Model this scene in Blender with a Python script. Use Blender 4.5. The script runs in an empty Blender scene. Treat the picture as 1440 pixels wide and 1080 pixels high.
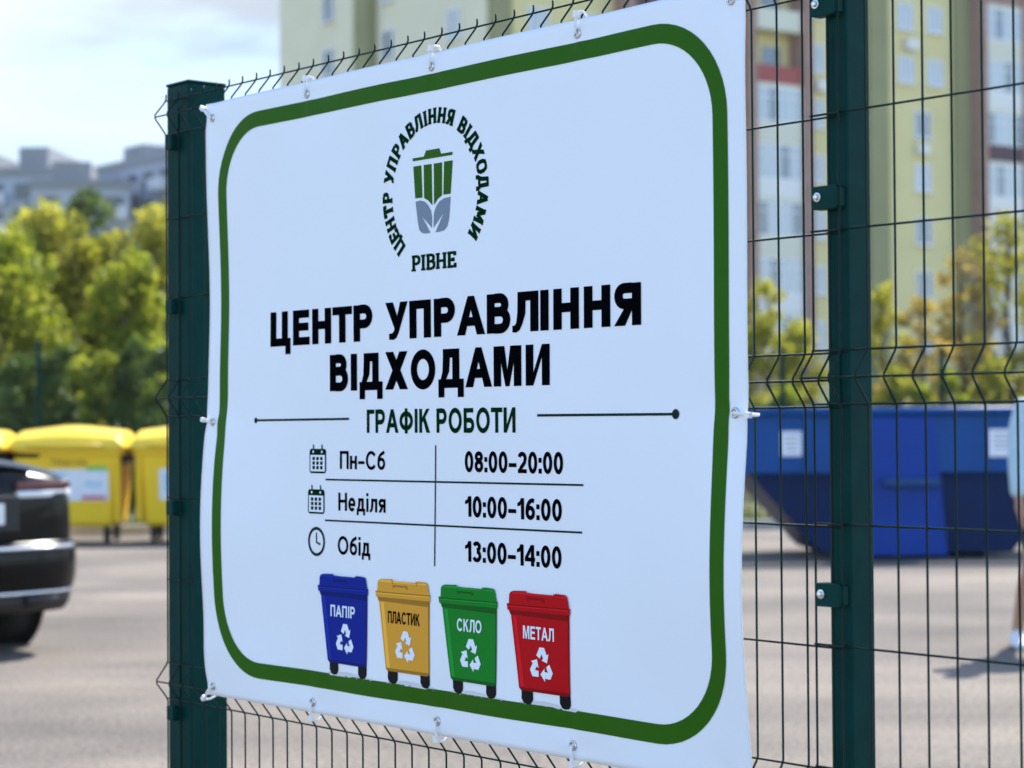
import bpy, bmesh, math, random
from mathutils import Vector, Matrix, Euler
R = math.radians
random.seed(7)
scene = bpy.context.scene
col = scene.collection

# ------------------------------------------------------------------ camera
CAM_H = 1.35
cam_d = bpy.data.cameras.new('camera')
cam_d.sensor_width = 36.0
cam_d.lens = 2885.7 / 1440 * 36.0
cam_d.clip_start = 0.05
cam_d.clip_end = 5000
cam = bpy.data.objects.new('camera', cam_d)
col.objects.link(cam)
cam.matrix_world = Matrix.Translation((0, 0, CAM_H)) @ Matrix.Rotation(math.pi/2 + 0.019494, 4, 'X') @ Matrix.Rotation(-0.0065483, 4, 'Z')
cam_d.dof.use_dof = True
cam_d.dof.focus_distance = 3.42
cam_d.dof.aperture_fstop = 4.8
cam_d.dof.aperture_blades = 0
scene.camera = cam

# ------------------------------------------------------------------ world, sun, exposure
SUN_AZ = math.atan2(0.58, 0.81)
SUN_EL = R(50)
world = bpy.data.worlds.new('World')
scene.world = world
world.use_nodes = True
wt = world.node_tree
for n in list(wt.nodes): wt.nodes.remove(n)
def wn(t): return wt.nodes.new(t)
out = wn('ShaderNodeOutputWorld'); bg = wn('ShaderNodeBackground'); bg.inputs['Strength'].default_value = 0.15
sky = wn('ShaderNodeTexSky'); sky.sky_type = 'NISHITA'; sky.sun_disc = False
sky.sun_elevation = SUN_EL; sky.sun_rotation = SUN_AZ
sky.air_density = 1.0; sky.dust_density = 0.6; sky.ozone_density = 2.5
tc = wn('ShaderNodeTexCoord'); mp = wn('ShaderNodeMapping'); mp.inputs['Scale'].default_value = (1.0, 1.0, 3.6)
mp.inputs['Location'].default_value = (0.35, 0.1, 0.62)
nz = wn('ShaderNodeTexNoise'); nz.inputs['Scale'].default_value = 3.4; nz.inputs['Detail'].default_value = 7; nz.inputs['Roughness'].default_value = 0.52
cr = wn('ShaderNodeValToRGB'); cr.color_ramp.elements[0].position = 0.28; cr.color_ramp.elements[1].position = 0.64
mx = wn('ShaderNodeMix'); mx.data_type = 'RGBA'
CLOUD = (2.1, 2.2, 2.35, 1)
nz2 = wn('ShaderNodeTexNoise'); nz2.inputs['Scale'].default_value = 3.0; nz2.inputs['Detail'].default_value = 5
cr2 = wn('ShaderNodeValToRGB'); cr2.color_ramp.elements[0].position = 0.36; cr2.color_ramp.elements[0].color = (1.10, 1.45, 1.88, 1); cr2.color_ramp.elements[1].position = 0.66; cr2.color_ramp.elements[1].color = CLOUD
wt.links.new(mp.outputs['Vector'], nz2.inputs['Vector']); wt.links.new(nz2.outputs['Fac'], cr2.inputs['Fac']); wt.links.new(cr2.outputs['Color'], mx.inputs['B'])
wt.links.new(tc.outputs['Generated'], mp.inputs['Vector']); wt.links.new(mp.outputs['Vector'], nz.inputs['Vector'])
wt.links.new(nz.outputs['Fac'], cr.inputs['Fac'])
# the cloud field fills the northern half of the sky and thickens towards the horizon; the unseen south is kept clear so bluer light falls on the banner
sp = wn('ShaderNodeSeparateXYZ'); wt.links.new(tc.outputs['Generated'], sp.inputs['Vector'])
side = wn('ShaderNodeMapRange'); side.interpolation_type = 'SMOOTHSTEP'; side.inputs['From Min'].default_value = 0.0; side.inputs['From Max'].default_value = 0.45; wt.links.new(sp.outputs['Y'], side.inputs['Value'])
low = wn('ShaderNodeMapRange'); low.interpolation_type = 'SMOOTHSTEP'; low.inputs['From Min'].default_value = 0.45; low.inputs['From Max'].default_value = 0.10; low.inputs['To Max'].default_value = 0.80; wt.links.new(sp.outputs['Z'], low.inputs['Value'])
mxm = wn('ShaderNodeMath'); mxm.operation = 'MAXIMUM'; wt.links.new(cr.outputs['Color'], mxm.inputs[0]); wt.links.new(low.outputs['Result'], mxm.inputs[1])
mul = wn('ShaderNodeMath'); mul.operation = 'MULTIPLY'; wt.links.new(mxm.outputs[0], mul.inputs[0]); wt.links.new(side.outputs['Result'], mul.inputs[1])
wt.links.new(mul.outputs[0], mx.inputs['Factor'])
wt.links.new(sky.outputs['Color'], mx.inputs['A']); wt.links.new(mx.outputs['Result'], bg.inputs['Color'])
wt.links.new(bg.outputs['Background'], out.inputs['Surface'])

sun_d = bpy.data.lights.new('sun', 'SUN'); sun_d.energy = 3.4; sun_d.angle = R(0.5); sun_d.color = (1.0, 0.95, 0.87)
sun = bpy.data.objects.new('sun', sun_d); col.objects.link(sun)
sdir = Vector((math.sin(SUN_AZ)*math.cos(SUN_EL), math.cos(SUN_AZ)*math.cos(SUN_EL), math.sin(SUN_EL)))
sun.rotation_euler = sdir.to_track_quat('Z', 'Y').to_euler()

scene.view_settings.view_transform = 'Standard'
scene.view_settings.look = 'None'
scene.view_settings.gamma = 1.0
scene.view_settings.exposure = 1.42
scene.cycles.max_bounces = 8
scene.cycles.use_denoising = True

# ------------------------------------------------------------------ helpers
def srgb(r, g, b):
    def f(c):
        c /= 255.0
        return c/12.92 if c <= 0.04045 else ((c+0.055)/1.055)**2.4
    return (f(r), f(g), f(b), 1)

def mat(name, color, rough=0.6, metal=0.0, var=0.0, vscale=8.0, bump=0.0, bscale=40.0, spec=0.5, coat=0.0, color2=None, detail=5):
    m = bpy.data.materials.new(name); m.use_nodes = True
    nt = m.node_tree; p = nt.nodes['Principled BSDF']
    c = color if len(color) == 4 else (*color, 1)
    p.inputs['Base Color'].default_value = c
    p.inputs['Roughness'].default_value = rough
    p.inputs['Metallic'].default_value = metal
    p.inputs['Specular IOR Level'].default_value = spec
    p.inputs['Coat Weight'].default_value = coat
    t = nt.nodes.new('ShaderNodeTexCoord')
    if var > 0 or color2:
        n = nt.nodes.new('ShaderNodeTexNoise'); n.inputs['Scale'].default_value = vscale; n.inputs['Detail'].default_value = detail
        r = nt.nodes.new('ShaderNodeValToRGB')
        r.color_ramp.elements[0].position = 0.3; r.color_ramp.elements[1].position = 0.7
        if color2:
            c2 = color2 if len(color2) == 4 else (*color2, 1)
            r.color_ramp.elements[0].color = c; r.color_ramp.elements[1].color = c2
        else:
            r.color_ramp.elements[0].color = tuple(x*(1-var) for x in c[:3]) + (1,)
            r.color_ramp.elements[1].color = tuple(min(1, x*(1+var)) for x in c[:3]) + (1,)
        nt.links.new(t.outputs['Object'], n.inputs['Vector']); nt.links.new(n.outputs['Fac'], r.inputs['Fac'])
        nt.links.new(r.outputs['Color'], p.inputs['Base Color'])
    if bump > 0:
        n2 = nt.nodes.new('ShaderNodeTexNoise'); n2.inputs['Scale'].default_value = bscale; n2.inputs['Detail'].default_value = 4
        b = nt.nodes.new('ShaderNodeBump'); b.inputs['Strength'].default_value = bump; b.inputs['Distance'].default_value = 0.01
        nt.links.new(t.outputs['Object'], n2.inputs['Vector']); nt.links.new(n2.outputs['Fac'], b.inputs['Height'])
        nt.links.new(b.outputs['Normal'], p.inputs['Normal'])
    return m

def leaf_mat(name, dark, light, extra, nscale=0.9, transl=0.68):
    m = bpy.data.materials.new(name); m.use_nodes = True
    nt = m.node_tree
    for n in list(nt.nodes): nt.nodes.remove(n)
    o = nt.nodes.new('ShaderNodeOutputMaterial'); d = nt.nodes.new('ShaderNodeBsdfPrincipled'); tr = nt.nodes.new('ShaderNodeBsdfTranslucent'); mixs = nt.nodes.new('ShaderNodeMixShader')
    mixs.inputs[0].default_value = transl
    d.inputs['Roughness'].default_value = 0.5
    t = nt.nodes.new('ShaderNodeTexCoord'); n = nt.nodes.new('ShaderNodeTexNoise'); n.inputs['Scale'].default_value = nscale; n.inputs['Detail'].default_value = 6; n.inputs['Roughness'].default_value = 0.65
    r = nt.nodes.new('ShaderNodeValToRGB'); e = r.color_ramp.elements
    e[0].position = 0.32; e[0].color = (*dark, 1); e[1].position = 0.72; e[1].color = (*extra, 1)
    x = e.new(0.53); x.color = (*light, 1)
    nt.links.new(t.outputs['Object'], n.inputs['Vector']); nt.links.new(n.outputs['Fac'], r.inputs['Fac'])
    nt.links.new(r.outputs['Color'], d.inputs['Base Color']); nt.links.new(r.outputs['Color'], tr.inputs['Color'])
    nt.links.new(d.outputs[0], mixs.inputs[1]); nt.links.new(tr.outputs[0], mixs.inputs[2]); nt.links.new(mixs.outputs[0], o.inputs['Surface'])
    return m

class MB:
    """collects shapes into one bmesh"""
    def __init__(self): self.bm = bmesh.new(); self.mi = 0
    def _face(self, vs):
        try:
            f = self.bm.faces.new(vs); f.material_index = self.mi; return f
        except ValueError: return None
    def box(self, c, s, rz=0.0, M=None):
        x, y, z = (v/2 for v in s); vs = []
        rot = Matrix.Rotation(rz, 3, 'Z')
        for dx, dy, dz in ((-x,-y,-z),(x,-y,-z),(x,y,-z),(-x,y,-z),(-x,-y,z),(x,-y,z),(x,y,z),(-x,y,z)):
            p = rot @ Vector((dx,dy,dz)) + Vector(c)
            if M: p = M @ p
            vs.append(self.bm.verts.new(p))
        for q in ((3,2,1,0),(4,5,6,7),(0,1,5,4),(1,2,6,5),(2,3,7,6),(3,0,4,7)): self._face([vs[i] for i in q])
        return self
    def hexa(self, pts):
        vs = [self.bm.verts.new(p) for p in pts]
        for q in ((3,2,1,0),(4,5,6,7),(0,1,5,4),(1,2,6,5),(2,3,7,6),(3,0,4,7)): self._face([vs[i] for i in q])
        return self
    def tube(self, pts, r, n=6, caps=True):
        pts = [Vector(p) for p in pts]; rings = []
        rs = r if isinstance(r, (list, tuple)) else [r]*len(pts)
        up = None
        for i, p in enumerate(pts):
            t = (pts[min(i+1, len(pts)-1)] - pts[max(i-1, 0)]).normalized()
            if up is None or abs(up.dot(t)) > 0.97:
                up = Vector((0,0,1)) if abs(t.z) < 0.9 else Vector((1,0,0))
            a = t.cross(up).normalized(); b = a.cross(t).normalized(); up = b
            rings.append([self.bm.verts.new(p + (a*math.cos(2*math.pi*k/n) + b*math.sin(2*math.pi*k/n))*rs[i]) for k in range(n)])
        for i in range(len(rings)-1):
            for k in range(n):
                self._face([rings[i][k], rings[i][(k+1) % n], rings[i+1][(k+1) % n], rings[i+1][k]])
        if caps:
            self._face(rings[0][::-1]); self._face(rings[-1])
        return self
    def torus(self, c, ax, R0, r, n=20, m=8):
        ax = Vector(ax).normalized(); u = ax.orthogonal().normalized(); v = ax.cross(u)
        rings = []
        for i in range(n):
            a = 2*math.pi*i/n; d = u*math.cos(a) + v*math.sin(a)
            rings.append([self.bm.verts.new(Vector(c) + d*(R0 + r*math.cos(2*math.pi*k/m)) + ax*(r*math.sin(2*math.pi*k/m))) for k in range(m)])
        for i in range(n):
            for k in range(m):
                j = (i+1) % n; l = (k+1) % m
                self._face([rings[i][k], rings[j][k], rings[j][l], rings[i][l]])
        return self
    def lathe(self, c, ax, prof, n=24):
        """prof: (distance along axis, radius)"""
        ax = Vector(ax).normalized(); u = ax.orthogonal().normalized(); v = ax.cross(u); rings = []
        for d, r in prof:
            rings.append([self.bm.verts.new(Vector(c) + ax*d + (u*math.cos(2*math.pi*k/n) + v*math.sin(2*math.pi*k/n))*max(r, 1e-4)) for k in range(n)])
        for i in range(len(rings)-1):
            for k in range(n):
                self._face([rings[i][k], rings[i][(k+1) % n], rings[i+1][(k+1) % n], rings[i+1][k]])
        self._face(rings[0][::-1]); self._face(rings[-1])
        return self
    def loft(self, secs, close=False, caps=True):
        rings = [[self.bm.verts.new(p) for p in s] for s in secs]
        n = len(rings[0])
        for i in range(len(rings)-1):
            for k in range(n if close else n-1):
                self._face([rings[i][k], rings[i][(k+1) % n], rings[i+1][(k+1) % n], rings[i+1][k]])
        if caps and close:
            self._face(rings[0][::-1]); self._face(rings[-1])
        return self
    def prism(self, poly, y0, y1):
        """polygon in the x-z plane, extruded along y"""
        a = [self.bm.verts.new((x, y0, z)) for x, z in poly]; b = [self.bm.verts.new((x, y1, z)) for x, z in poly]
        self._face(a); self._face(b[::-1]); n = len(a)
        for i in range(n): self._face([a[(i+1) % n], a[i], b[i], b[(i+1) % n]])
        return self
    def build(self, name, m, parent=None, smooth=False, bevel=0.0, subsurf=0, recalc=True):
        if recalc: bmesh.ops.recalc_face_normals(self.bm, faces=self.bm.faces[:])
        me = bpy.data.meshes.new(name); self.bm.to_mesh(me); self.bm.free()
        for x in (m if isinstance(m, (list, tuple)) else [m]): me.materials.append(x)
        o = bpy.data.objects.new(name, me); col.objects.link(o)
        if parent: o.parent = parent
        if smooth:
            for p in me.polygons: p.use_smooth = True
        if bevel > 0:
            b = o.modifiers.new('bevel', 'BEVEL'); b.width = bevel; b.segments = 2; b.limit_method = 'ANGLE'; b.angle_limit = R(40)
        if subsurf:
            s = o.modifiers.new('smooth', 'SUBSURF'); s.levels = subsurf; s.render_levels = subsurf
        return o

def tag(o, label=None, cat=None, group=None, kind=None):
    if label: o['label'] = label
    if cat: o['category'] = cat
    if group: o['group'] = group
    if kind: o['kind'] = kind
    return o
def thing(name, label, cat, loc=(0,0,0), rz=0.0, group=None):
    o = bpy.data.objects.new(name, None); o.empty_display_size = 0.2; col.objects.link(o)
    o.location = loc; o.rotation_euler = (0, 0, rz)
    return tag(o, label, cat, group)
def copy_tree(o, parent=None):
    kids = [c for c in bpy.data.objects if c.parent == o]
    c = o.copy(); col.objects.link(c)
    if parent: c.parent = parent
    for k in kids: copy_tree(k, c)
    return c

# ------------------------------------------------------------------ materials
M = {}
M['green'] = mat('green powder coat', (0.0010, 0.036, 0.032), 0.5, spec=0.07, var=0.14, vscale=25, bump=0.04, bscale=300)
M['wire'] = mat('green coated wire', (0.0010, 0.017, 0.016), 0.5, spec=0.15, var=0.1, vscale=60)
M['pvc'] = mat('white pvc sheet', (0.83, 0.865, 0.925), 0.38, var=0.012, vscale=3, bump=0.02, bscale=7)
M['ink_green'] = mat('green ink', srgb(46, 96, 16), 0.4, spec=0.06)
M['ink_dkgreen'] = mat('dark green ink', srgb(8, 44, 22), 0.5, spec=0.0)
M['ink_black'] = mat('black ink', (0.0022, 0.0022, 0.0035), 0.5, spec=0.0)
M['ink_slate'] = mat('dark slate ink', srgb(20, 40, 40), 0.42, spec=0.06)
M['ink_grey'] = mat('grey ink', srgb(128, 140, 158), 0.4, spec=0.06)
M['ink_white'] = mat('white ink', (0.80, 0.86, 0.95), 0.4, spec=0.06)
M['ink_pale'] = mat('pale grey ink', (0.66, 0.67, 0.69), 0.4, spec=0.06)
M['ink_wheel'] = mat('charcoal ink', srgb(24, 24, 28), 0.4, spec=0.06)
for k, c in {'blue': (8, 36, 140), 'amber': (224, 160, 56), 'emerald': (22, 128, 40), 'red': (188, 14, 24)}.items():
    M['p_'+k] = mat(k+' ink', srgb(*c), 0.4, spec=0.06)
    M['pl_'+k] = mat('light '+k+' ink', srgb(*(min(255, v*1.12+10) for v in c)), 0.4, spec=0.06)
    M['pd_'+k] = mat('deep '+k+' ink', srgb(*(v*0.74 for v in c)), 0.4, spec=0.06)
M['steel'] = mat('nickel steel', (0.62, 0.6, 0.58), 0.25, metal=1.0)
M['zinc'] = mat('zinc bolt', (0.75, 0.75, 0.77), 0.3, metal=0.9)
M['nylon'] = mat('white nylon', (0.82, 0.83, 0.85), 0.35)

# ================================================================== THE FENCE AND THE BANNER
TH = R(49.68087)
ORG = Vector((-0.62233, 4.17517, 0))
TOPZ = 2.0055
# local frame of fence and banner: x along the fence to the right, -y towards the viewer, z up
FOLDS = ((0.004, 0.0365), (-0.596, 0.0385), (-1.197, 0.0385), (-1.798, 0.0385))
HOR = [0.041, -0.032, -0.213, -0.382, -0.556, -0.634, -0.807, -0.982, -1.159, -1.235, -1.409, -1.582, -1.760, -1.836, -1.93]
WY = 0.045        # mesh plane behind the banner plane
TIP = 0.015
fence = thing('mesh_fence', 'dark green welded mesh fence with two posts carrying the white banner', 'fence', ORG, -TH)

def panel(s_list, y0, dh, x0, x1):
    mb = MB(); r = 0.0017
    rnd = random.Random(3)
    for s in s_list:
        s += rnd.uniform(-0.0008, 0.0008)
        pts = [(s, y0, TOPZ+0.054+dh)]
        for hc, hw in FOLDS:
            for hh, yy in ((hc+hw+0.004, y0), (hc+hw-0.004, y0-0.0035), (hc+0.004, TIP+0.003), (hc-0.004, TIP+0.003), (hc-hw+0.004, y0-0.0035), (hc-hw-0.004, y0)):
                pts.append((s, yy+(y0-WY if yy < 0.03 else 0), TOPZ+hh+dh))
        pts.append((s, y0, TOPZ-1.955))
        mb.tube(pts, r, 8)
    for h in HOR: mb.tube([(x0, y0+2*r, TOPZ+h+dh), (x1, y0+2*r, TOPZ+h+dh)], r, 8)
    for hc, hw in FOLDS: mb.tube([(x0, TIP+2*r+0.003+(y0-WY), TOPZ+hc+dh), (x1, TIP+2*r+0.003+(y0-WY), TOPZ+hc+dh)], r, 8)
    return mb.build('mesh_panel', M['wire'], fence, smooth=True)
panel([-0.229 + 0.05003*k for k in range(38)], WY, 0, -0.236, 1.636)
panel([1.5945 + 0.0505*k for k in range(37)], WY-0.0052, 0.004, 1.588, 3.42)

def post(x0, x1, dy, h_top):
    mb = MB(); y0 = 0.0535
    mb.box(((x0+x1)/2, y0+dy/2, (TOPZ+h_top)/2), (x1-x0, dy, TOPZ+h_top))
    p = mb.build('post', M['green'], fence, bevel=0.004)
    mb = MB(); mb.box(((x0+x1)/2, y0+dy/2, TOPZ+h_top+0.003), (x1-x0+0.003, dy+0.003, 0.006))
    mb.build('post_cap', M['green'], p, bevel=0.002)
    mb = MB(); mb.box(((x0+x1)/2, y0+dy/2, 0.005), (x1-x0+0.1, dy+0.1, 0.01)); mb.build('base_plate', M['green'], p, bevel=0.002)
    return p
postL = post(-0.2415, -0.153, 0.092, 0.072)
postR = post(1.6085, 1.6485, 0.053, 0.075)
post(3.40, 3.44, 0.062, 0.075)
# a shallow rib runs down each post front
for p, xs in ((postL, (-0.196,)), (postR, (1.6285,))):
    mb = MB()
    for x in xs: mb.box((x, 0.0520, 1.02), (0.011, 0.003, 2.02))
    mb.build('front_rib', M['green'], p, bevel=0.001)

def clamp(x0, x1, h, ph, bolt_x, deep=True):
    mb = MB(); z = TOPZ+h
    mb.box(((x0+x1)/2, 0.0338, z), (x1-x0, 0.0035, ph))              # front plate over the wires
    mb.box(((x0+x1)/2, 0.0436, z+ph/2-0.0015), (x1-x0-0.004, 0.0175, 0.003))  # folded lips
    mb.box(((x0+x1)/2, 0.0436, z-ph/2+0.0015), (x1-x0-0.004, 0.0175, 0.003))
    mb.box((x1-0.0015, 0.0436, z), (0.003, 0.0175, ph-0.0065))
    c = mb.build('clamp', M['green'], fence, bevel=0.0014)
    if bolt_x is not None:
        mb = MB(); mb.lathe((bolt_x, 0.0322, z+0.001), (0, -1, 0), [(0, 0.0066), (0.0018, 0.0066), (0.002, 0.0050), (0.0045, 0.0046), (0.0062, 0.003), (0.0066, 0.0005)], 16)
        mb.build('bolt', M['zinc'], c, smooth=False)
    return c
for h in (-0.050, -0.331, -0.905, -1.50): clamp(1.599, 1.645, h, 0.034, 1.6105)
for h in (-0.052, -0.402, -0.829, -1.262, -1.70): clamp(-0.214, -0.189, h, 0.030, None)

# ------------------------------------------------------------------ banner surface
GR_AT = ((0.025,-0.030), (0.360,-0.024), (0.745,-0.024), (1.128,-0.023), (1.472,-0.024), (0.024,-0.648), (1.476,-0.641), (0.023,-1.181), (0.369,-1.180), (0.750,-1.175), (1.105,-1.177), (1.474,-1.178))
def g(x): return math.exp(-x*x)
def bulge(s, h):
    """how far the sheet stands out towards the viewer, m"""
    d = 0.0
    L = g(s/0.20)
    d += L*(0.017*g((h+0.86)/0.21) - 0.0095*g((h+0.40)/0.20) + 0.005*g((h+1.12)/0.06) - 0.004*g((h+0.62)/0.07))
    q = g((s-1.5)/0.17)
    d += q*(0.017*g((h+0.90)/0.20) - 0.002*g((h+0.35)/0.2) - 0.003*g((h+0.63)/0.08) + 0.002*g((h+0.1)/0.1))
    t = g((h)/0.09)
    d += t*0.003*math.cos(2*math.pi*(s-0.36)/0.384)*-1
    b = g((h+1.2)/0.10)
    d += b*0.004*math.cos(2*math.pi*(s-0.37)/0.37)*-1
    d += 0.0022*math.sin(3.3*s+0.5)*math.sin(3.0*h+0.3) + 0.0008*math.sin(8.3*s+h*3)*math.sin(5.0*h)
    for gs, gh in GR_AT:                         # little folds pulled from the eyelets
        x = s-gs; y = h-gh; q = x*x+y*y
        if q < 0.03: d += 0.0016*math.exp(-q/0.0045)*math.cos(3*math.atan2(y, x)+gs*9)*min(1, q/0.0004)
    d += 0.0012*g((s-0.62-0.12*h)/0.035)*g((h+0.1)/0.25) - 0.0010*g((s-1.22+0.2*h)/0.04)*g((h+1.05)/0.2)
    return d
def edge(s, h):
    """small in-plane scallop of the outline between the ties"""
    ds = 0.0; dh = 0.0
    dh -= 0.0010*g(h/0.03)*(1-math.cos(2*math.pi*(s-0.36)/0.384))*0.5
    dh += 0.0022*g((h+1.2)/0.03)*(1-math.cos(2*math.pi*(s-0.37)/0.37))*0.5
    return ds, dh
def P(s, h, e=0.0):
    ds, dh = edge(s, h)
    return Vector((s+ds, -(bulge(s, h)+e), 1.2+h+dh))

banner = thing('banner', 'white printed PVC banner with green border, tied to the mesh fence by white zip ties', 'banner', ORG+Vector((0, 0, TOPZ-1.2)), -TH)
mb = MB(); NX, NY = 150, 120
front = [[mb.bm.verts.new(P(1.5*i/NX, -1.2*j/NY)) for i in range(NX+1)] for j in range(NY+1)]
back = [[mb.bm.verts.new(P(1.5*i/NX, -1.2*j/NY, -0.0012)) for i in range(NX+1)] for j in range(NY+1)]
for j in range(NY):
    for i in range(NX):
        mb._face([front[j+1][i], front[j+1][i+1], front[j][i+1], front[j][i]])
        mb._face([back[j][i], back[j][i+1], back[j+1][i+1], back[j+1][i]])
for i in range(NX):
    mb._face([front[0][i], front[0][i+1], back[0][i+1], back[0][i]]); mb._face([front[NY][i+1], front[NY][i], back[NY][i], back[NY][i+1]])
for j in range(NY):
    mb._face([front[j+1][0], front[j][0], back[j][0], back[j+1][0]]); mb._face([front[j][NX], front[j+1][NX], back[j+1][NX], back[j][NX]])
sheet = mb.build('sheet', M['pvc'], banner, smooth=True)
# welded hem: a second layer of sheet folded to the back along the four sides
mb = MB()
def strip(a, b, wvec, n):
    prev = None
    for k in range(n+1):
        s = a[0]+(b[0]-a[0])*k/n; h = a[1]+(b[1]-a[1])*k/n
        cur = [mb.bm.verts.new(P(s, h, -0.0017)), mb.bm.verts.new(P(s+wvec[0], h+wvec[1], -0.0017)), mb.bm.verts.new(P(s+wvec[0], h+wvec[1], -0.0026)), mb.bm.verts.new(P(s, h, -0.0026))]
        if prev:
            for q in range(4): mb._face([prev[q], prev[(q+1) % 4], cur[(q+1) % 4], cur[q]])
        else: mb._face(cur)
        prev = cur
    mb._face(prev[::-1])
strip((0.001, -0.001), (1.499, -0.001), (0, -0.035), 60); strip((0.001, -1.199), (1.499, -1.199), (0, 0.035), 60)
strip((0.001, -0.037), (0.001, -1.163), (0.035, 0), 50); strip((1.499, -0.037), (1.499, -1.163), (-0.035, 0), 50)
mb.build('hem', M['pvc'], banner)

# lettering: every letter is drawn from strokes, cap height 1
def arc(cx, cy, rx, ry, a0, a1, n=9):
    return [(cx+rx*math.cos(R(a0+(a1-a0)*k/n)), cy+ry*math.sin(R(a0+(a1-a0)*k/n))) for k in range(n+1)]
def letter(ch, W):
    """(width, strokes); a stroke is (points, thickness) or ('poly', points)"""
    h = W/2; t = W*0.86; u = t/2
    def V(x, y0=0, y1=1): return ([(x, y0), (x, y1)], W)
    def H(y, x0, x1): return ([(x0, y), (x1, y)], t)
    def bowl(x0, yb, yt, w):        # a bowl open to the left
        r = (yt-yb)/2; k = min(r, w*0.62)
        return ([(x0, yb), (w-k, yb)]+arc(w-k, (yb+yt)/2, k, r, -90, 90, 12)+[(x0, yt)], (W+t)/2)
    def oval(w, hh=1.0, y=0.0): return (arc(w/2, y+hh/2, w/2-h, hh/2-u+.012, 90, 450, 36), (W+t)/2)
    def P_(*p): return ('poly', list(p))
    X = 0.735                        # lower case height
    if ch == 'І': return W, [V(h)]
    if ch == 'Н': return .80, [V(h), V(.80-h), H(.53, W, .80-W)]
    if ch == 'П': return .80, [V(h, 0, 1-t), V(.80-h, 0, 1-t), H(1-u, 0, .80)]
    if ch == 'Ц': return .90, [V(h, t), V(.78-h, t), H(u, 0, .90), ([(.90-h*.85, -.24), (.90-h*.85, 0)], W*.85)]
    if ch == 'Е': return .72, [V(h), H(u, W, .72), H(.52, W, .67), H(1-u, W, .70)]
    if ch == 'Т': return .80, [V(.40, 0, 1-t), H(1-u, 0, .80)]
    if ch == 'Г': return .62, [V(h), H(1-u, W, .62)]
    if ch == 'Р': return .77, [V(h), bowl(W, .365+u, 1-u, .77-h)]
    if ch == 'Б': return .77, [V(h), H(1-u, W, .70), bowl(W, u, .60-u, .77-h)]
    if ch == 'В': return .80, [V(h), bowl(W, .50+u*.4, 1-u, .74-h), bowl(W, u, .50+u*.4, .80-h)]
    if ch == 'Я': return .79, [V(.79-h), ([(.79-W, .40+u), (.30, .40+u)]+arc(.30, .70+u*.0, .30-h, .30-u, 270, 90, 12)+[(.79-W, 1-u)], (W+t)/2), P_((0, 0), (W*1.22, 0), (.56, .42), (.56-W*.95, .42))]
    if ch == 'У': return .86, [P_((0, 1), (W*1.12, 1), (.50, .52), (.37, .25)), P_((.86-W*1.08, 1), (.86, 1), (.50, .16), (.43, .05), (.32, -.01), (.14, .0), (.14, .165), (.24, .165), (.31, .20), (.35, .29))]
    if ch == 'А': return .98, [P_((0, 0), (W*1.08, 0), (.60, 1), (.38, 1)), P_((.98-W*1.08, 0), (.98, 0), (.60, 1), (.38, 1)), H(.23+u, .26, .72)]
    if ch == 'Л': return .85, [V(.85-h), H(1-u, .17, .85-W), P_((.17, 1-t), (.17+W, 1-t), (.17+W-.01, .45), (.33, .20), (.24, .05), (.13, -.01), (0, 0), (0, .165), (.08, .17), (.13, .24), (.165, .5))]
    if ch == 'Д': return .96, [([(.80-h, t), (.80-h, 1)], W), H(1-u, .18, .80-W), H(u, 0, .96), P_((.18, 1-t), (.18+W, 1-t), (.18+W-.03, .42), (.30, t), (.09, t), (.16, .42)), ([(h*.85, -.24), (h*.85, 0)], W*.85), ([(.96-h*.85, -.24), (.96-h*.85, 0)], W*.85)]
    if ch == 'Х': return .92, [P_((0, 0), (W*1.22, 0), (.91, 1), (.91-W*1.22, 1)), P_((.92-W*1.22, 0), (.92, 0), (.01+W*1.22, 1), (.01, 1))]
    if ch == 'О': return .98, [oval(.98)]
    if ch == 'С': return .90, [(arc(.48, .5, .48-h, .5-u+.012, 38, 322, 26), (W+t)/2)]
    if ch == 'М': return .98, [V(h), V(.98-h), P_((W*.6, 1), (W*1.45, 1), (.56, 0), (.42, 0)), P_((.98-W*1.45, 1), (.98-W*.6, 1), (.56, 0), (.42, 0))]
    if ch == 'И': return .82, [V(h), V(.82-h), P_((W*.98, 0), (W*.98, .30), (.82-W*.98, 1), (.82-W*.98, .70))]
    if ch == 'К': return .82, [V(h), P_((W, .40), (W, .62), (.80-W*1.15, 1), (.80, 1)), P_((.28, .55), (.43, .70), (.82, 0), (.82-W*1.25, 0))]
    if ch == 'Ф': return 1.06, [V(.53, -.03, 1.03), (arc(.53, .5, .53-h, .40-u, 90, 450, 32), (W+t)/2)]
    if ch == 'н': return .62, [V(h, 0, X), V(.62-h, 0, X), H(X*.54, W, .62-W)]
    if ch == 'і': return W, [V(h, 0, X), V(h, .86, 1.02)]
    if ch == 'л': return .66, [V(.66-h, 0, X), H(X-u, .13, .66-W), P_((.13, X-t), (.13+W, X-t), (.13+W-.01, .33), (.26, .13), (.18, .03), (.1, -.01), (0, 0), (0, .13), (.06, .14), (.10, .2), (.125, .4))]
    if ch == 'д': return .74, [V(.62-h, t, X), H(X-u, .14, .62-W), H(u, 0, .74), P_((.14, X-t), (.14+W, X-t), (.14+W-.03, .32), (.23, t), (.07, t), (.12, .32)), ([(h*.85, -.2), (h*.85, 0)], W*.85), ([(.74-h*.85, -.2), (.74-h*.85, 0)], W*.85)]
    if ch == 'е': return .66, [(arc(.33, X/2, .33-h, X/2-u+.01, 0, 318, 28), (W+t)/2), H(X*.5-.01, W*.9, .66-W*.1)]
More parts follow.
